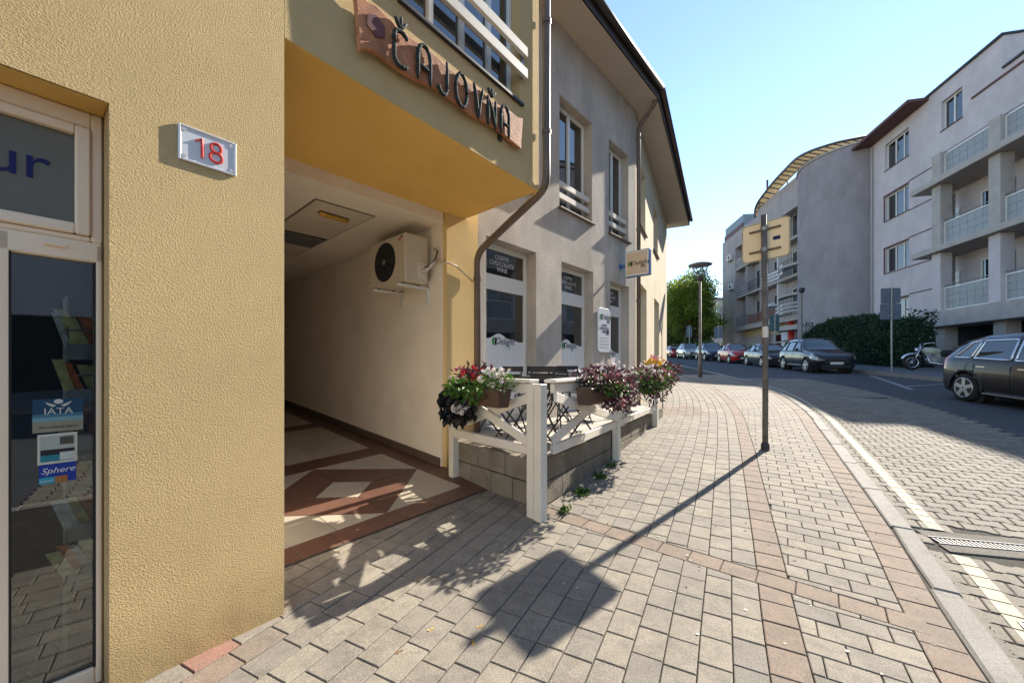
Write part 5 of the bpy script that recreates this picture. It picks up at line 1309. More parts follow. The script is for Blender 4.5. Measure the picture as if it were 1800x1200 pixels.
# arched canopy of translucent panels along the roof edge
M['amberpanel'] = leafmat('amber_canopy_panel', (.60, .52, .36), (.68, .60, .44), .5, .5)
ctl = [(25.1, 41.0, 15.9), (23.2, 37.9, 16.35), (22.35, 34.6, 16.75), (21.6, 31.6, 16.75), (20.75, 28.6, 16.35), (20.9, 26.0, 15.75), (21.65, 24.0, 15.15)]
P = [BV(*p) for p in ctl]; dense = []
PP = [P[0] * 2 - P[1]] + P + [P[-1] * 2 - P[-2]]
for i in range(1, len(PP) - 2):
    for k in range(8):
        t = k / 8; a, b, c, d = PP[i - 1:i + 3]; dense.append(0.5 * ((2 * b) + (c - a) * t + (2 * a - 5 * b + 4 * c - d) * t * t + (3 * b - a - 3 * c + d) * t ** 3))
dense.append(P[-1])
inner_ = [p + (Vector((24.6 * KS, p.y + .6, 0)) - Vector((p.x, p.y, 0))).normalized() * 1.35 + Vector((0, 0, -.10)) for p in dense]
can = thing('roof_canopy', 'curved roof-edge canopy of amber panels between dark ribs', 'canopy', tuple(BV(22, 30, 15.6)))
mb = MB(); mb.tube([p + Vector((0, 0, .02)) for p in dense], .11, 8); mb.build('edge_beam', M['darkmetal'], can)
mb = MB(); mb.tube([p + Vector((0, 0, .02)) for p in inner_], .08, 8); mb.build('inner_beam', M['slabc'], can)
for i in range(0, len(dense) - 1, 2):
    a, b, c, d = dense[i], dense[i + 2], inner_[i + 2], inner_[i]; e = .14
    q = [a.lerp(b, e), a.lerp(b, 1 - e), d.lerp(c, 1 - e), d.lerp(c, e)]
    mb = MB(); mb.box8([p for p in q] + [p + Vector((0, 0, .04)) for p in q]); mb.build('panel', M['amberpanel'], can, fixn=True)
    mb = MB(); mb.bar(a + Vector((0, 0, .03)), d + Vector((0, 0, .03)), .08, .12); mb.build('rib', M['darkmetal'], can)
for i in (8, 20, 32, 44):
    p = inner_[min(i, len(inner_) - 1)]; mb = MB(); mb.tube([Vector((p.x, p.y, TT)), p], .07, 6); mb.build('strut', M['slabc'], can)

mb = MB(); q = F5(1.02, .10, 0); mb.tube([(q.x, q.y, .6), (q.x, q.y, 14.4 * KS - KZ)], .06, 8); mb.build('downpipe', M['slabc'], apt)
# ------------------------------------------------------------------ hedge
M['hedge'] = leafmat('hedge_leaves', (.010, .028, .014), (.035, .085, .035), .55, .15)
hd = thing('hedge', 'tall clipped dark green hedge along the far pavement', 'hedge', (19.5, 22.5, zf(19.5, 22.5)))
mb = MB(); core = MB(); H0 = Vector((18.70, 18.7, 0)); HD = Vector((.247, .969, 0)); HN = Vector((-.969, .247, 0)); HL = 10.6
def hh_(s): return 2.15 + .55 * math.sin(s / HL * math.pi) + .25 * noise.noise(Vector((s * .8, 3, 1))) - (.55 * max(0, (s - 8.5) / 3))
for k in range(24):
    s0, s1 = HL * k / 24, HL * (k + 1) / 24; p0, p1 = H0 + HD * s0, H0 + HD * s1; z0 = zf(p0.x, p0.y) - .05
    a, b = p0 + HN * .0, p1 + HN * .0; w = HN * -.9
    core.box8([a + Vector((0, 0, z0)), b + Vector((0, 0, z0)), b + w + Vector((0, 0, z0)), a + w + Vector((0, 0, z0)), a + Vector((0, 0, z0 + hh_(s0) - .15)), b + Vector((0, 0, z0 + hh_(s1) - .15)), b + w + Vector((0, 0, z0 + hh_(s1) - .15)), a + w + Vector((0, 0, z0 + hh_(s0) - .15))], .0)
core.build('core', M['hedge'], hd, fixn=True)
for k in range(15000):
    s = random.uniform(-.1, HL + .1); h = hh_(min(HL, max(0, s))); u = random.random()
    if k % 12 == 0: s = random.gauss(-.06, .05) if k % 24 else HL + random.gauss(.06, .05); u = .95 if random.random() < .15 else 2
    p = H0 + HD * s
    if u == 2: z = random.uniform(0, h); o_ = HN * random.uniform(-.95, .1)
    elif u < .72: z = random.uniform(0, h); o_ = HN * (random.gauss(.10, .09) + .12 * noise.noise(Vector((s * 1.7, z * 1.7, 0))))
    else: z = h - .1 + random.gauss(.06, .08); o_ = HN * random.uniform(-1.0, .1)
    zb = zf(p.x, p.y)
    leaf(mb, Vector((p.x, p.y, zb + z)) + o_, rv() + HN * .5, rv() + HN * .6 + Vector((0, 0, .4)), random.uniform(.09, .17), .08, min(1, max(0, random.gauss(.4, .22) + .5 * noise.noise(Vector((s * 1.1, z * 1.3, 5))))))
stuff(mb.build('foliage', M['hedge'], hd))

# ------------------------------------------------------------------ traffic signs further along
M['signgrey'] = surf('blue_grey_sign_back', (.13, .16, .20), .5, .08, 3); M['signteal'] = surf('teal_sign_back', (.06, .12, .13), .5, .08, 3)
def sign_post(label, x, y, z, panels, H, r_=.035, m='signgrey', ang=(.98, -.2)):
    o = thing('traffic_sign', label, 'sign', (x, y, z)); mb = MB(); mb.tube([(x, y, z - .05), (x, y, z + H)], r_, 10); mb.build('pole', M['steel'], o)
    F = frame(x, y + r_ + .012, *ang)
    for z0, z1, w in panels:
        mb = MB(); plate(mb, F, rrect(-w / 2, w / 2, z + z0, z + z1, .05), -.006, .006); mb.build('panel', M[m], o, fixn=True)
        for q in (.25, .75): mb = MB(); zz = z + z0 + (z1 - z0) * q; mb.fbox(F, -.09, .09, .0065, .02, zz - .02, zz + .02); mb.build('clamp', M['steel'], o)
x, y = 16.35, 17.15; sign_post('two blue-grey sign backs stacked on one pole in front of the hedge', x, y, zf(x, y), [(2.95, 3.60, .74), (2.25, 2.93, .78)], 3.62)
x, y = 16.0, 24.2 * 16.0 / 16.0; x = (1363 - 900) / 700 * 24.5; y = 24.5
sign_post('tall teal sign back on a pole beside the parked cars', x + 1.1, y + 1.7, zf(x + 1.1, y + 1.7), [(2.1, 3.2, .58)], 3.25, m='signteal')
sign_post('narrow grey sign on a pole far down the street by the trees', 19.6, 44, g(19.6, 44) + .1, [(2.2, 3.4, .55)], 3.5); sign_post('wide grey sign on a pole far down the street by the grey house', 21.9, 42.2, g(21.9, 42.2) + .1, [(2.0, 3.2, .85)], 3.3)
tl = thing('street_lamp', 'slim grey street lamp beside the hedge end', 'lamp post', (19.35, 26.6, zf(19.35, 26.6)), 'street lamps')
zb = zf(19.35, 26.6); mb = MB(); mb.tube([(19.35, 26.6, zb - .05), (19.35, 26.6, zb + 4.6)], [.055, .04], 8); mb.build('pole', M['poleg'], tl)
mb = MB(); mb.lathe((19.35, 26.6, zb + 4.6), (19.35, 26.6, zb + 5.0), [(0, .05), (.3, .16), (.8, .20), (1, .05)], 12); mb.build('head', M['darkmetal'], tl)
# ------------------------------------------------------------------ vehicles
def carpaint(name, col, metal=.0):
    m = surf(name, col, .25, .04, 2.0, metal=metal, spec=.3, coat=.9); return m
M['tyre'] = surf('tyre', (.018, .018, .019), .8, .1, 10); M['rim'] = surf('alloy_rim', (.42, .42, .43), .3, .05, 5, metal=.8); M['chrome'] = surf('chrome_trim', (.6, .6, .62), .15, .03, 5, metal=1.0)
M['carglass'] = glass_dark('car_glass', (.020, .026, .030), .02, 2.1); M['lampglass'] = surf('headlamp_glass', (.30, .31, .33), .15, .25, 9, metal=.2, coat=1.0); M['taillamp'] = surf('tail_lamp', (.35, .015, .02), .15, .1, 10, coat=1.0)
M['platew'] = surf('number_plate', (.65, .65, .62), .5, .03, 5); M['bumper'] = surf('dark_plastic', (.03, .03, .032), .6, .1, 6)
def interp(keys, x):
    for (a, va), (b, vb) in zip(keys[:-1], keys[1:]):
        if x <= b:
            t = (x - a) / (b - a) if b > a else 0; t = t * t * (3 - 2 * t) * .35 + t * .65
            return tuple(p + (q - p) * t for p, q in zip(va, vb))
    return keys[-1][1]
def make_car(label, paint, spec, group='cars parked along the far kerb'):
    """spec keys along the length (rear -> front): (x, (half width, belt height, roof height, roof half width))"""
    o = thing('parked_car', label, 'car', (0, 0, 0), group)
    L_, zb, keys, gl, ws, rw, wheels, wr = spec['L'], spec['zb'], spec['keys'], spec['side'], spec['ws'], spec['rw'], spec['wheels'], spec['wr']
    NX = 84; xs_ = [L_ * i / NX for i in range(NX + 1)]
    def section(x):
        w, zt, zr, wt = interp(keys, x); e = min(1, min(x, L_ - x) / .22); rd = math.sqrt(max(0.0, 1 - (1 - e) ** 2)) * .22 + .78
        w *= rd; wt = min(wt * rd, w); b = zb + (1 - e) * .10
        p = [(w * .86, b - .02), (w * .955, b + .03), (w * .985, b + .16), (w * 1.0, b + (zt - b) * .45), (w * 1.0, b + (zt - b) * .66), (w * .985, zt - .09), (w * .965, zt - .015), (w * .95, zt)]
        gh = zr - zt
        for q in (.0, .22, .44, .66, .84): p.append((w * .945 + (wt - w * .945) * (q ** 1.15), zt + gh * (.02 + .86 * q)))
        p += [(wt * .93, zr - gh * .055), (wt * .80, zr - gh * .02), (wt * .5, zr), (0, zr + .008)]
        return p
    S = [section(x) for x in xs_]; NP = len(S[0])
    body = MB(); side_g = {}; wsm = MB(); rwm = MB(); hl = {}; tl_ = {}
    arches = [(wx, wr + .075) for wx in wheels]
    def quad(i, j, s_):
        a, b, c, d = S[i][j], S[i + 1][j], S[i + 1][j + 1], S[i][j + 1]
        f = [(xs_[i], s_ * a[0], a[1]), (xs_[i + 1], s_ * b[0], b[1]), (xs_[i + 1], s_ * c[0], c[1]), (xs_[i], s_ * d[0], d[1])]
        return f if s_ < 0 else f[::-1]
    for s_ in (-1, 1):
        for i in range(NX):
            xm = (xs_[i] + xs_[i + 1]) / 2
            for j in range(NP - 1):
                zm = (S[i][j][1] + S[i + 1][j + 1][1]) / 2; q = quad(i, j, s_); tgt = None
                if any((xm - ax) ** 2 + (zm - wr) ** 2 < (ar - .02) ** 2 for ax, ar in arches) and j < 6: continue
                if 8 <= j <= 11:
                    for k, (g0, g1) in enumerate(gl):
                        lo = g0[0] + (g0[1] - g0[0]) * (j - 8) / 3.0; hi = g1[0] + (g1[1] - g1[0]) * (j - 8) / 3.0
                        if lo < xm < hi: tgt = side_g.setdefault((s_, k), MB())
                if tgt is None and j >= 12 and ws[0] < xm < ws[1]: tgt = wsm
                if tgt is None and j >= 12 and rw[0] < xm < rw[1]: tgt = rwm
                if tgt is None and 4 <= j <= 6 and L_ - .52 < xm < L_ - .03: tgt = hl.setdefault(s_, MB())
                if tgt is None and 4 <= j <= 8 and .02 < xm < .24: tgt = tl_.setdefault(s_, MB())
                (tgt or body).add(q, [(0, 1, 2, 3)])
    def fin(m_, name, mat, smooth=True):
        ob = m_.build(name, mat, None, smooth=False); me = ob.data; bm = bmesh.new(); bm.from_mesh(me); bmesh.ops.remove_doubles(bm, verts=bm.verts, dist=.0008)
        bmesh.ops.recalc_face_normals(bm, faces=bm.faces); bm.to_mesh(me); bm.free()
        if smooth: me.polygons.foreach_set('use_smooth', [True] * len(me.polygons))
        me.transform(Matrix.Translation((-L_ / 2, 0, 0))); ob.parent = o; return ob
    fl = MB(); e0, e1 = S[0], S[-1]
    for sec, x in ((e0, 0), (e1, L_)):
        pts = [(x, -p[0], p[1]) for p in sec] + [(x, p[0], p[1]) for p in sec[::-1][1:]]; body.add(pts, [tuple(range(len(pts)))])
    bd = fin(body, 'body', paint)
    fl.box(.05, L_ - .05, -.62, .62, zb - .04, zb + .5); fin(fl, 'underbody', M['black'], False)
    wmid = max(k[1][0] for k in keys)
    for ax, ar in arches:      # dark wheel housings
        for s_ in (-1, 1): m_ = MB(); m_.tube([(ax, s_ * (wmid - .30), wr), (ax, s_ * (wmid - .10), wr)], ar + .03, 24); fin(m_, 'wheel_housing', M['black'], False)
        for s_ in (-1, 1):
            m_ = MB(); n = 18; y_ = s_ * (wmid - .012)
            m_.tube([(ax + ar * math.cos(R(-8 + 196 * k / n)), y_, wr + ar * math.sin(R(-8 + 196 * k / n))) for k in range(n + 1)], .028, 6); fin(m_, 'arch_trim', spec.get('arch', M['bumper']))
    for (s_, k), m_ in side_g.items(): fin(m_, 'side_window', M['carglass'])
    def SP(x, v, s_):
        p = section(x); j = int(min(NP - 2, v)); k = v - j; return (x, s_ * (p[j][0] + (p[j + 1][0] - p[j][0]) * k + .004), p[j][1] + (p[j + 1][1] - p[j][1]) * k)
    for k, (g0, g1) in enumerate(gl):          # weather strips round the panes
        for s_ in (-1, 1):
            N = 8; xo = lambda g_, q: g_[0] + (g_[1] - g_[0]) * q
            path = [SP(g0[0] + (g1[0] - g0[0]) * i / N, 8, s_) for i in range(N)] + [SP(xo(g1, i / N), 8 + 4 * i / N, s_) for i in range(N)] + [SP(g1[1] + (g0[1] - g1[1]) * i / N, 12, s_) for i in range(N)] + [SP(xo(g0, 1 - i / N), 12 - 4 * i / N, s_) for i in range(N)]
            m_ = MB(); m_.tube(path, .020, 6, closed=True); fin(m_, 'window_strip', spec.get('strip', M['bumper']))
    for w_ in (ws, rw):
        path = [SP(w_[0], v, 1) for v in (15.9, 15, 14, 13, 12.2)] + [SP(w_[0] + (w_[1] - w_[0]) * i / 8, 12.2, 1) for i in range(1, 9)] + [SP(w_[1], v, 1) for v in (13, 14, 15, 15.9)]
        path += [(p[0], -p[1], p[2]) for p in path[::-1]]
        m_ = MB(); m_.tube(path, .020, 6, closed=True); fin(m_, 'window_strip', M['bumper'])
    if wsm.f: fin(wsm, 'windscreen', M['carglass'])
    if rwm.f: fin(rwm, 'rear_window', M['carglass'])
    for wx in wheels:
        for s_ in (-1, 1):
            y0, y1 = s_ * (wmid - .21), s_ * (wmid - .005)
            m_ = MB(); m_.lathe((wx, y0, wr), (wx, y1, wr), [(0, wr * .9), (.12, wr), (.86, wr), (1, wr * .93)], 28); w_ = fin(m_, 'wheel', M['tyre'])
            m_ = MB(); m_.lathe((wx, s_ * (wmid - .008), wr), (wx, s_ * (wmid + .004), wr), [(0, wr * .70), (.6, wr * .70), (1, wr * .64)], 24)
            r_ = fin(m_, 'hub_dish', M['bumper'])
            for k in range(5):
                a = R(72 * k + 18); m_ = MB(); c_, sn = math.cos(a), math.sin(a)
                m_.bar((wx + .02 * c_, s_ * (wmid + .007), wr + .02 * sn), (wx + wr * .66 * c_, s_ * (wmid + .006), wr + wr * .66 * sn), .016, .085, up=(-sn, 0, c_)); fin(m_, 'spoke', M['rim'], False)
            m_ = MB(); n = 24; m_.tube([(wx + wr * .68 * math.cos(2 * math.pi * k / n), s_ * (wmid + .003), wr + wr * .68 * math.sin(2 * math.pi * k / n)) for k in range(n)], .016, 6, closed=True); fin(m_, 'rim', M['rim'])
    for s_ in (-1, 1):
        if s_ in hl: fin(hl[s_], 'headlight', M['lampglass'])
        if s_ in tl_: fin(tl_[s_], 'tail_light', M['taillamp'])
        mx, mz = spec['mirror']; m_ = MB(); m_.lathe((mx - .05, s_ * (wmid + .09), mz + .05), (mx + .10, s_ * (wmid + .07), mz + .05), [(0, .075), (.3, .085), (.7, .065), (1, .02)], 12); m_.bar((mx + .02, s_ * (wmid - .06), mz - .01), (mx + .02, s_ * (wmid + .05), mz + .03), .05, .03); fin(m_, 'mirror', spec.get('mirrorm', paint))
        for hx_ in spec['handles']:
            m_ = MB(); m_.box(hx_ - .10, hx_ + .10, s_ * (wmid - .004) - .012, s_ * (wmid - .004) + .012, spec['hz'] - .012, spec['hz'] + .015); fin(m_, 'door_handle', spec.get('handlem', paint), False)
        m_ = MB(); m_.box(wheels[0] + wr + .1, wheels[1] - wr - .1, s_ * (wmid - .01) - .015, s_ * (wmid - .01) + .015, zb + .045, zb + .075); fin(m_, 'sill_trim', spec.get('sillm', M['bumper']), False)
        for dx in spec['seams']:
            m_ = MB(); m_.box(dx - .004, dx + .004, s_ * (wmid + .0005) - .003, s_ * (wmid + .0005) + .003, zb + .12, spec['hz'] + .05); fin(m_, 'door_seam', M['black'], False)
    fx = L_; m_ = MB(); m_.box(fx - .02, fx + .012, -wmid * .52, wmid * .52, zb + .22, zb + .40); fin(m_, 'grille', M['bumper'], False)
    m_ = MB(); m_.box(fx - .05, fx + .006, -wmid * .62, wmid * .62, zb + .02, zb + .13); fin(m_, 'intake', M['bumper'], False)
    m_ = MB(); m_.box(fx - .01, fx + .016, -wmid * .5, wmid * .5, zb + .405, zb + .43); fin(m_, 'grille_bar', M['chrome'], False)
    m_ = MB(); m_.box(fx + .012, fx + .022, -.26, .26, zb + .16, zb + .27); fin(m_, 'number_plate', M['platew'], False)
    m_ = MB(); m_.box(-.022, -.012 + .01, -.26, .26, zb + .30, zb + .41); fin(m_, 'number_plate', M['platew'], False)
    if spec.get('rails'):
        for s_ in (-1, 1): m_ = MB(); zr = max(k[1][2] for k in keys); wt = max(k[1][3] for k in keys); m_.tube([(L_ * .24, s_ * wt * .86, zr - .08), (L_ * .26, s_ * wt * .86, zr - .0), (L_ * .44, s_ * wt * .86, zr + .012), (L_ * .50, s_ * wt * .86, zr - .06)], .016, 6); fin(m_, 'roof_rail', M['chrome'] if spec['rails'] == 'c' else M['bumper'])
    return o
def place(o, x, y, dx, dy):
    o.location = (x, y, g(x, y) - .062); o.rotation_euler = (0, 0, math.atan2(dy, dx))
    # follow the slope of the street
    e = 1.2; l = math.hypot(dx, dy); sl = (g(x + dx / l * e, y + dy / l * e) - g(x - dx / l * e, y - dy / l * e)) / (2 * e)
    o.rotation_euler = (0, -math.atan(sl), math.atan2(dy, dx))
SUV = dict(L=4.32, zb=.27, wheels=(.82, 3.48), wr=.345, keys=[(0, (.80, .92, .98, .70)), (.10, (.86, .99, 1.12, .66)), (.35, (.89, 1.01, 1.56, .60)), (.9, (.91, 1.02, 1.64, .62)), (1.9, (.91, 1.02, 1.66, .63)), (2.45, (.91, 1.02, 1.60, .62)), (3.15, (.91, 1.02, 1.09, .70)), (3.3, (.90, .99, 1.035, .78)), (4.0, (.87, .90, .95, .72)), (4.2, (.82, .80, .84, .66)), (4.32, (.76, .70, .72, .60))],
           side=[((.42, .62), (1.02, 1.02)), ((1.10, 1.10), (1.92, 1.90)), ((2.0, 1.98), (2.95, 2.35))], ws=(2.46, 3.14), rw=(.12, .36), head=(4.24, .79), tail=(.02, .95), mirror=(2.72, 1.06), handles=(1.2, 2.15), hz=.88, seams=(1.06, 1.96, 2.98), rails='b', sillm=None)
SUV['sillm'] = M['chrome']
HATCH = dict(L=4.15, zb=.20, wheels=(.72, 3.32), wr=.31, keys=[(0, (.78, .86, .92, .66)), (.12, (.84, .94, 1.06, .62)), (.5, (.86, .95, 1.36, .56)), (1.0, (.87, .95, 1.44, .57)), (1.8, (.87, .94, 1.46, .58)), (2.3, (.87, .94, 1.41, .57)), (3.05, (.87, .93, .99, .68)), (3.2, (.86, .91, .95, .74)), (3.85, (.83, .80, .85, .68)), (4.05, (.78, .70, .74, .62)), (4.15, (.72, .60, .62, .56))],
             side=[((.55, .80), (1.0, 1.0)), ((1.06, 1.06), (1.80, 1.78)), ((1.88, 1.86), (2.85, 2.25))], ws=(2.32, 3.04), rw=(.13, .5), head=(4.06, .68), tail=(.04, .86), mirror=(2.6, .98), handles=(1.15, 2.05), hz=.80, seams=(1.03, 1.84, 2.85))
SMALL = dict(HATCH); SMALL = {**HATCH, 'L': 3.75, 'wheels': (.62, 3.02), 'keys': [(x * 3.75 / 4.15, (w * .96, b + .03, z + .04, t * .97)) for x, (w, b, z, t) in HATCH['keys']], 'side': [((a[0] * .9, a[1] * .9), (b[0] * .9, b[1] * .9)) for a, b in HATCH['side']], 'ws': (2.09, 2.75), 'rw': (.12, .45), 'head': (3.67, .71), 'tail': (.04, .88), 'mirror': (2.35, 1.01), 'handles': (1.85,), 'seams': (1.66, 2.57)}
MPV = dict(L=4.43, zb=.20, wheels=(.78, 3.56), wr=.335, keys=[(0, (.80, .90, .97, .70)), (.08, (.87, 1.02, 1.14, .68)), (.42, (.90, 1.04, 1.46, .63)), (.95, (.92, 1.04, 1.60, .66)), (1.7, (.92, 1.03, 1.65, .68)), (2.4, (.92, 1.01, 1.62, .67)), (2.9, (.92, 1.0, 1.42, .66)), (3.45, (.91, .99, 1.08, .72)), (3.65, (.90, .94, .98, .74)), (4.15, (.86, .82, .86, .70)), (4.32, (.80, .72, .75, .62)), (4.43, (.74, .6, .63, .56))],
           side=[((.42, .70), (.86, .92)), ((.95, 1.0), (1.76, 1.74)), ((1.86, 1.84), (2.85, 2.55)), ((2.93, 2.63), (3.28, 2.78))], ws=(2.45, 3.42), rw=(.10, .44), head=(4.34, .74), tail=(.03, .95), mirror=(2.95, 1.02), handles=(1.15, 2.05), hz=.86, seams=(.98, 1.80, 2.90), handlem=None)
MPV['strip'] = M['chrome']; MPV['handlem'] = M['chrome']; MPV['sillm'] = M['chrome']
PB = carpaint('black_brown_metallic', (.020, .016, .015)); PDK = carpaint('dark_graphite_metallic', (.014, .015, .018)); PSL = carpaint('slate_blue_metallic', (.03, .036, .042)); PRD = carpaint('red_paintwork', (.42, .018, .015), .05)
PBL = carpaint('dark_blue_metallic', (.015, .025, .06)); PSV = carpaint('silver_metallic', (.36, .36, .35), .6); PLB = carpaint('blue_paintwork', (.03, .10, .26), .2)
c1 = make_car('dark brown people carrier with chrome window line driving in the shaded lane', PB, MPV, 'cars on the street'); place(c1, 11.55, 8.05, -.17, -.985)
place(make_car('black off-road estate with roof rails parked in front of the hedge', PDK, SUV), 15.42, 20.35, -.25, -.97)
place(make_car('slate grey hatchback parked between the black estate and a red car', PSL, HATCH), 16.55, 25.7, -.22, -.975)
place(make_car('small red hatchback parked under the loggia house', PRD, SMALL), 17.55, 31.3, -.2, -.98)
s2 = make_car('dark blue off-road car parked beyond the small red hatchback', PBL, SUV); place(s2, 18.55, 37.2, -.18, -.98)
s3 = make_car('silver estate car parked far down by the trees', PSV, SUV); place(s3, 19.15, 43.0, -.16, -.985)
s4 = make_car('red hatchback parked farthest behind the silver estate', PRD, HATCH); place(s4, 20.05, 49.0, -.16, -.985)
s5 = make_car('blue hatchback parked at the end of the row of cars', PLB, HATCH); place(s5, 20.9, 54.5, -.16, -.985)

# ------------------------------------------------------------------ motorcycle
mx, my = 18.0, 16.9; mz = zf(mx, my); mo = thing('motorcycle', 'black cruiser motorcycle with pale tank parked on the far pavement', 'motorcycle', (mx, my, mz))
MF = frame(mx, my, .92, -.38)       # t towards the rear (right), d towards the street
M['tank'] = surf('pale_olive_tank', (.42, .43, .34), .25, .05, 4, coat=1.0)
def mp(fn, name, m_, parent=None, smooth=True):
    mb = MB(); fn(mb); return mb.build(name, M[m_], parent or mo, smooth=smooth)
for t, r_ in ((-.78, .33), (.72, .32)):
    w_ = mp(lambda b: b.tube([MF(t + (r_ - .06) * math.cos(2 * math.pi * k / 24), 0, mz + r_ + (r_ - .06) * math.sin(2 * math.pi * k / 24)) for k in range(24)], .06, 8, closed=True), 'wheel', 'tyre')
    mp(lambda b: b.tube([MF(t + (r_ - .12) * math.cos(2 * math.pi * k / 24), 0, mz + r_ + (r_ - .12) * math.sin(2 * math.pi * k / 24)) for k in range(24)], .018, 6, closed=True), 'rim', 'chrome', w_)
    def spk(b):
        for k in range(10): a = 2 * math.pi * k / 10; b.tube([MF(t, 0, mz + r_), MF(t + (r_ - .12) * math.cos(a), 0, mz + r_ + (r_ - .12) * math.sin(a))], .006, 4)
        b.tube([MF(t, -.06, mz + r_), MF(t, .06, mz + r_)], .06, 12)
    mp(spk, 'spokes', 'chrome', w_)
mp(lambda b: [b.tube([MF(-.78, s_ * .09, mz + .33), MF(-.50, s_ * .09, mz + 1.0)], .024, 8) for s_ in (-1, 1)], 'fork', 'chrome')
mp(lambda b: b.tube([MF(-.50, 0, mz + .95), MF(-.44, .18, mz + 1.12), MF(-.30, .36, mz + 1.15), MF(-.18, .42, mz + 1.12)], .016, 6), 'handlebar', 'chrome'); mp(lambda b: b.tube([MF(-.50, 0, mz + .95), MF(-.44, -.18, mz + 1.12), MF(-.30, -.36, mz + 1.15), MF(-.18, -.42, mz + 1.12)], .016, 6), 'handlebar', 'chrome')
for s_ in (-1, 1): mp(lambda b: (b.tube([MF(-.30, s_ * .34, mz + 1.15), MF(-.34, s_ * .40, mz + 1.33)], .007, 5), b.lathe(MF(-.36, s_ * .42, mz + 1.36), MF(-.33, s_ * .42, mz + 1.36), [(0, .07), (1, .05)], 12)), 'mirror', 'darkmetal')
mp(lambda b: b.lathe(MF(-.68, 0, mz + .86), MF(-.50, 0, mz + .86), [(0, .085), (.3, .10), (1, .04)], 14), 'headlight', 'chrome')
mp(lambda b: b.lathe(MF(-.46, 0, mz + .84), MF(.16, 0, mz + .78), [(0, .06), (.15, .14), (.5, .17), (.85, .12), (1, .06)], 14), 'tank', 'tank')
mp(lambda b: b.lathe(MF(.06, 0, mz + .70), MF(.98, 0, mz + .74), [(0, .08), (.2, .15), (.45, .13), (.7, .11), (1, .05)], 12), 'seat', 'black')
mp(lambda b: (b.lathe(MF(-.14, -.16, mz + .42), MF(-.14, .16, mz + .42), [(0, .15), (.2, .19), (.8, .19), (1, .15)], 14), b.bar(MF(-.22, 0, mz + .5), MF(-.32, 0, mz + .72), .17, .17), b.bar(MF(-.02, 0, mz + .5), MF(.06, 0, mz + .72), .17, .17)), 'engine', 'steel', smooth=False)
mp(lambda b: b.tube([MF(-.34, .16, mz + .62), MF(-.30, .19, mz + .34), MF(.1, .19, mz + .24), MF(.95, .20, mz + .30)], [.03, .03, .04, .045], 8), 'exhaust', 'chrome')
mp(lambda b: b.tube([MF(.72 + .38 * math.cos(R(a)), 0, mz + .33 + .38 * math.sin(R(a))) for a in range(0, 150, 12)], .06, 8), 'rear_fender', 'darkmetal'); mp(lambda b: b.tube([MF(-.78 + .37 * math.cos(R(a)), 0, mz + .33 + .37 * math.sin(R(a))) for a in range(40, 165, 12)], .05, 8), 'front_fender', 'chrome')
mp(lambda b: (b.tube([MF(-.46, 0, mz + .80), MF(-.32, 0, mz + .28), MF(.3, 0, mz + .26), MF(.72, 0, mz + .33)], .025, 6), b.tube([MF(-.42, 0, mz + .78), MF(.2, 0, mz + .64), MF(.72, 0, mz + .34)], .025, 6), b.tube([MF(.05, .12, mz + .27), MF(.12, .30, mz + .01)], .012, 6)), 'frame', 'darkmetal')
mp(lambda b: b.lathe(MF(1.02, 0, mz + .72), MF(1.07, 0, mz + .72), [(0, .05), (1, .04)], 10), 'tail_light', 'taillamp')

# ------------------------------------------------------------------ trees at the end of the street, house beyond
M['bark'] = surf('bark', (.09, .07, .05), .95, .3, 6, .7, 30, .02)
M['tl'] = leafmat('sunlit_tree_leaves', (.08, .12, .015), (.26, .33, .05), .5, .5); M['tl2'] = leafmat('dark_tree_leaves', (.04, .08, .02), (.12, .18, .045), .5, .4)
def tree(label, x, y, H, rad, mat, n, trunk=.2, base=.3):
    z = g(x, y) - .14; o = thing('street_tree', label, 'tree', (x, y, z), 'trees at the end of the street')
    mb = MB(); mb.tube([(x, y, z - .1), (x + .1, y, z + H * .25), (x - .1, y + .1, z + H * .5), (x, y, z + H * .8)], [trunk, trunk * .75, trunk * .5, trunk * .15], 8)
    cl = []
    for k in range(30):
        a = random.uniform(0, 2 * math.pi); hz = random.uniform(base, .95); rr = rad * math.sqrt(max(.08, 1 - ((hz - .58) / .46) ** 2)) * random.uniform(.45, .95)
        q = Vector((x + math.cos(a) * rr, y + math.sin(a) * rr, z + H * hz)); cl.append((q, rad * random.uniform(.28, .46)))
        mb.tube([(x, y, z + H * (hz * .6)), (Vector((x, y, z + H * hz * .75))).lerp(q, .5), q], [trunk * .3, trunk * .18, trunk * .05], 5)
    mb.build('trunk', M['bark'], o, smooth=True); cr = MB()
    for k in range(n):
        q, r_ = random.choice(cl); d = rv(); p = q + Vector((d.x, d.y, d.z * .8)) * r_ * random.random() ** .4
        leaf(cr, p, rv(), d * .6 + rv() * .6 + Vector((0, 0, .4)), random.uniform(.20, .38), .22, min(1, max(0, random.gauss(.5, .25))))
    cr.build('crown', M[mat], o); return o
tree('broad sunlit tree at the end of the street left of the grey house', 23.9, 55.0, 11.3, 4.2, 'tl', 12000)
tree('darker rounded tree behind the far parked cars', 27.6, 61.0, 11.0, 4.2, 'tl', 9000)
tree('low dark tree close to the end block of the grey house', 26.2, 56.5, 7.0, 3.2, 'tl2', 5000, base=.12)
tree('low dark tree beside the far sign', 24.5, 63.0, 7.5, 4.2, 'tl2', 5000, base=.12)
tree('slim pale tree standing farthest beyond the parked cars', 26.2, 66.0, 9.0, 3.2, 'tl', 4500)
tree('tree with a wide dark crown at the street corner', 30.5, 68.0, 9.0, 5.0, 'tl2', 5000, base=.15)
bz = g(40, 110); ob = thing('distant_house', 'distant grey office block beyond the trees', 'building', (44, 110, bz)); FD = frame(34, 108, 1, .05)
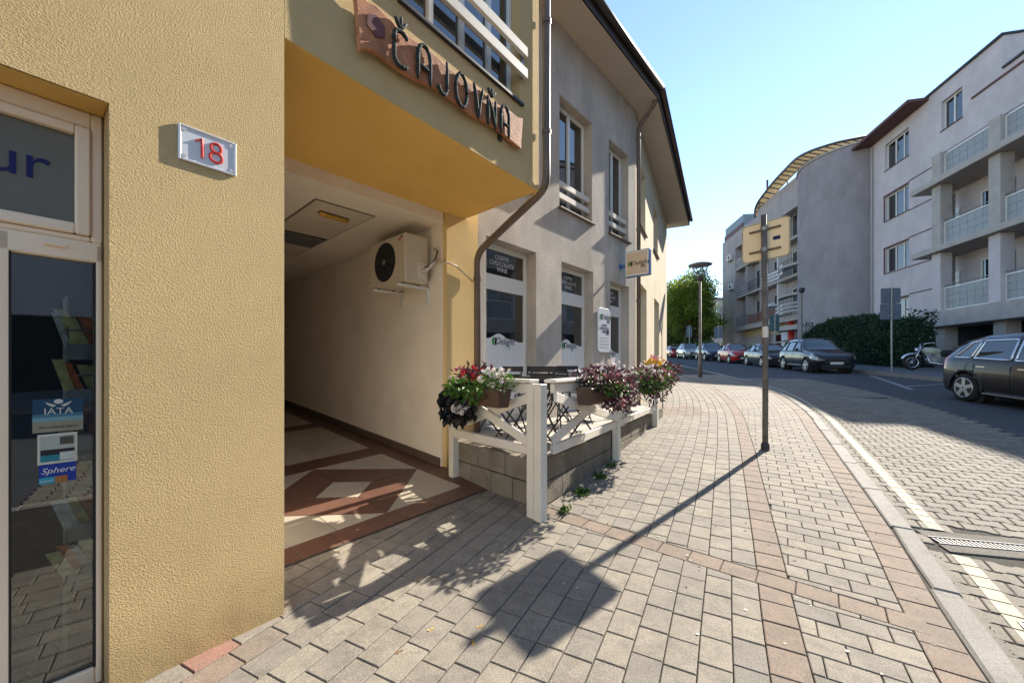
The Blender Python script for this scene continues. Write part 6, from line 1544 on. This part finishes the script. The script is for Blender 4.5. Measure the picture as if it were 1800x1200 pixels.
holes = [(1 + 2.6 * i, 2.8 + 2.6 * i, bz + 2 + 3.2 * j, bz + 3.8 + 3.2 * j) for i in range(9) for j in range(4)]
holes_wall(FD, 0, 26, bz - 1, bz + 15.5, .4, holes).build('wall', M['apt2'], ob)
for h in holes: mb = MB(); mb.fbox(FD, h[0], h[1], -.3, -.2, h[2], h[3]); mb.build('window', M['glass'], ob)
mb = MB(); mb.fbox(FD, -.3, 26.3, -12, .3, bz + 15.51, bz + 16); mb.build('roof', M['darkmetal'], ob)

# ------------------------------------------------------------------ weeds and fallen leaves
M['weed'] = leafmat('weed_leaves', (.03, .07, .012), (.11, .17, .035))
for i, (a, b, k, lab) in enumerate(((B_, C_, .10, 'small weed in the joint beside the corner fence post'), (B_, C_, .34, 'weed tuft at the plinth foot under the purple flower box'), (B_, C_, .62, 'low weed at the plinth foot before the middle post'), (B_, C_, .84, 'small weed at the foot of the middle fence post'))):
    p = a.lerp(b, k) + nBC * (.10 if i else .14); z = g(p.x, p.y); mb = MB()
    for j in range(60 if i in (1, 2) else 34):
        q = Vector((random.gauss(0, .03), random.gauss(0, .04), 0)); leaf(mb, Vector((p.x, p.y, z - .004)) + q, Vector((random.gauss(0, .7), random.gauss(0, .7), random.uniform(.5, 1.4))), rv(), random.uniform(.03, .09), .02, random.random(), .3)
    tag(mb.build('weed', M['weed'], None, origin=(p.x, p.y, z)), lab, 'plant', 'weeds along the terrace')
M['dead'] = leafmat('fallen_leaf', (.16, .05, .02), (.55, .36, .06), .6, .1)
for (x, y), lab, tn in (((-.55, 1.93), 'curled red-brown fallen leaf on the paving', .1), ((-.42, 2.08), 'yellow fallen leaf lying on the paving by the passage', .95), ((-.17, 2.10), 'tan fallen leaf lying on the paving slab', .55), ((-.24, 1.55), 'bright yellow fallen leaf on the front paving', 1.0), ((-.60, 2.55), 'small yellow fallen leaf at the edge of the passage shadow', .9), ((-.20, 1.99), 'tiny orange fallen leaf on the paving', .6)):
    mb = MB(); z = g(x, y); a = random.uniform(0, 6.28)
    leaf(mb, Vector((x, y, z + .002)), Vector((math.cos(a), math.sin(a), .05)), Vector((0, 0, 1)), .028, .018, tn, .12); leaf(mb, Vector((x, y, z + .002)), Vector((math.cos(a + 2.2), math.sin(a + 2.2), .05)), Vector((0, 0, 1)), .022, .016, tn, -.1)
    tag(mb.build('fallen_leaf', M['dead'], None, origin=(x, y, z)), lab, 'leaf', 'fallen leaves on the paving')
mb = MB()
for k in range(240):
    s = random.uniform(KERB.sy(1.2), KERB.sy(8)); x, y = side(KERB, s, random.gauss(-.02, .02)); leaf(mb, Vector((x, y, g(x, y) - .05)), rv() + Vector((0, 0, .6)), rv(), random.uniform(.01, .03), .008, random.random())
for k in range(160):
    w = random.uniform(.1, 1.6); x, y = side(KERB, random.uniform(KERB.sy(2.6), KERB.sy(3.8)), -w); leaf(mb, Vector((x, y, g(x, y) - .055)), rv() + Vector((0, 0, .3)), rv(), random.uniform(.008, .018), .006, random.random())
stuff(tag(mb.build('joint_moss', M['weed'], None), 'thin moss and grass in the joints along the kerb', 'moss'))

# dried gum spots and specks of grit on the paving
M['gum'] = leafmat('gum_spots', (.05, .045, .04), (.50, .47, .42), .8, .0)
mb = MB()
for k in range(340):
    y = random.uniform(1.3, 7.5); s_ = KERB.sy(y); w = random.uniform(.2, 3.2); x, y = side(KERB, s_, w); r_ = random.uniform(.004, .011); n = 7
    if x < -.2 and y > 2.6 or (x - .25) * -.85 + (y - 3.4) * .53 > 0 and x < 2.6 and y > 3.2: continue
    tn = 1.0 if random.random() < .55 else random.uniform(0, .25)
    mb.add([(x + r_ * math.cos(2 * math.pi * i / n) * random.uniform(.7, 1.2), y + r_ * math.sin(2 * math.pi * i / n) * random.uniform(.7, 1.2), g(x, y) + .0028) for i in range(n)], [tuple(range(n))], tn)
stuff(tag(mb.build('gum_spots', M['gum'], None), 'scattered dried gum spots and grit on the paving', 'litter'))
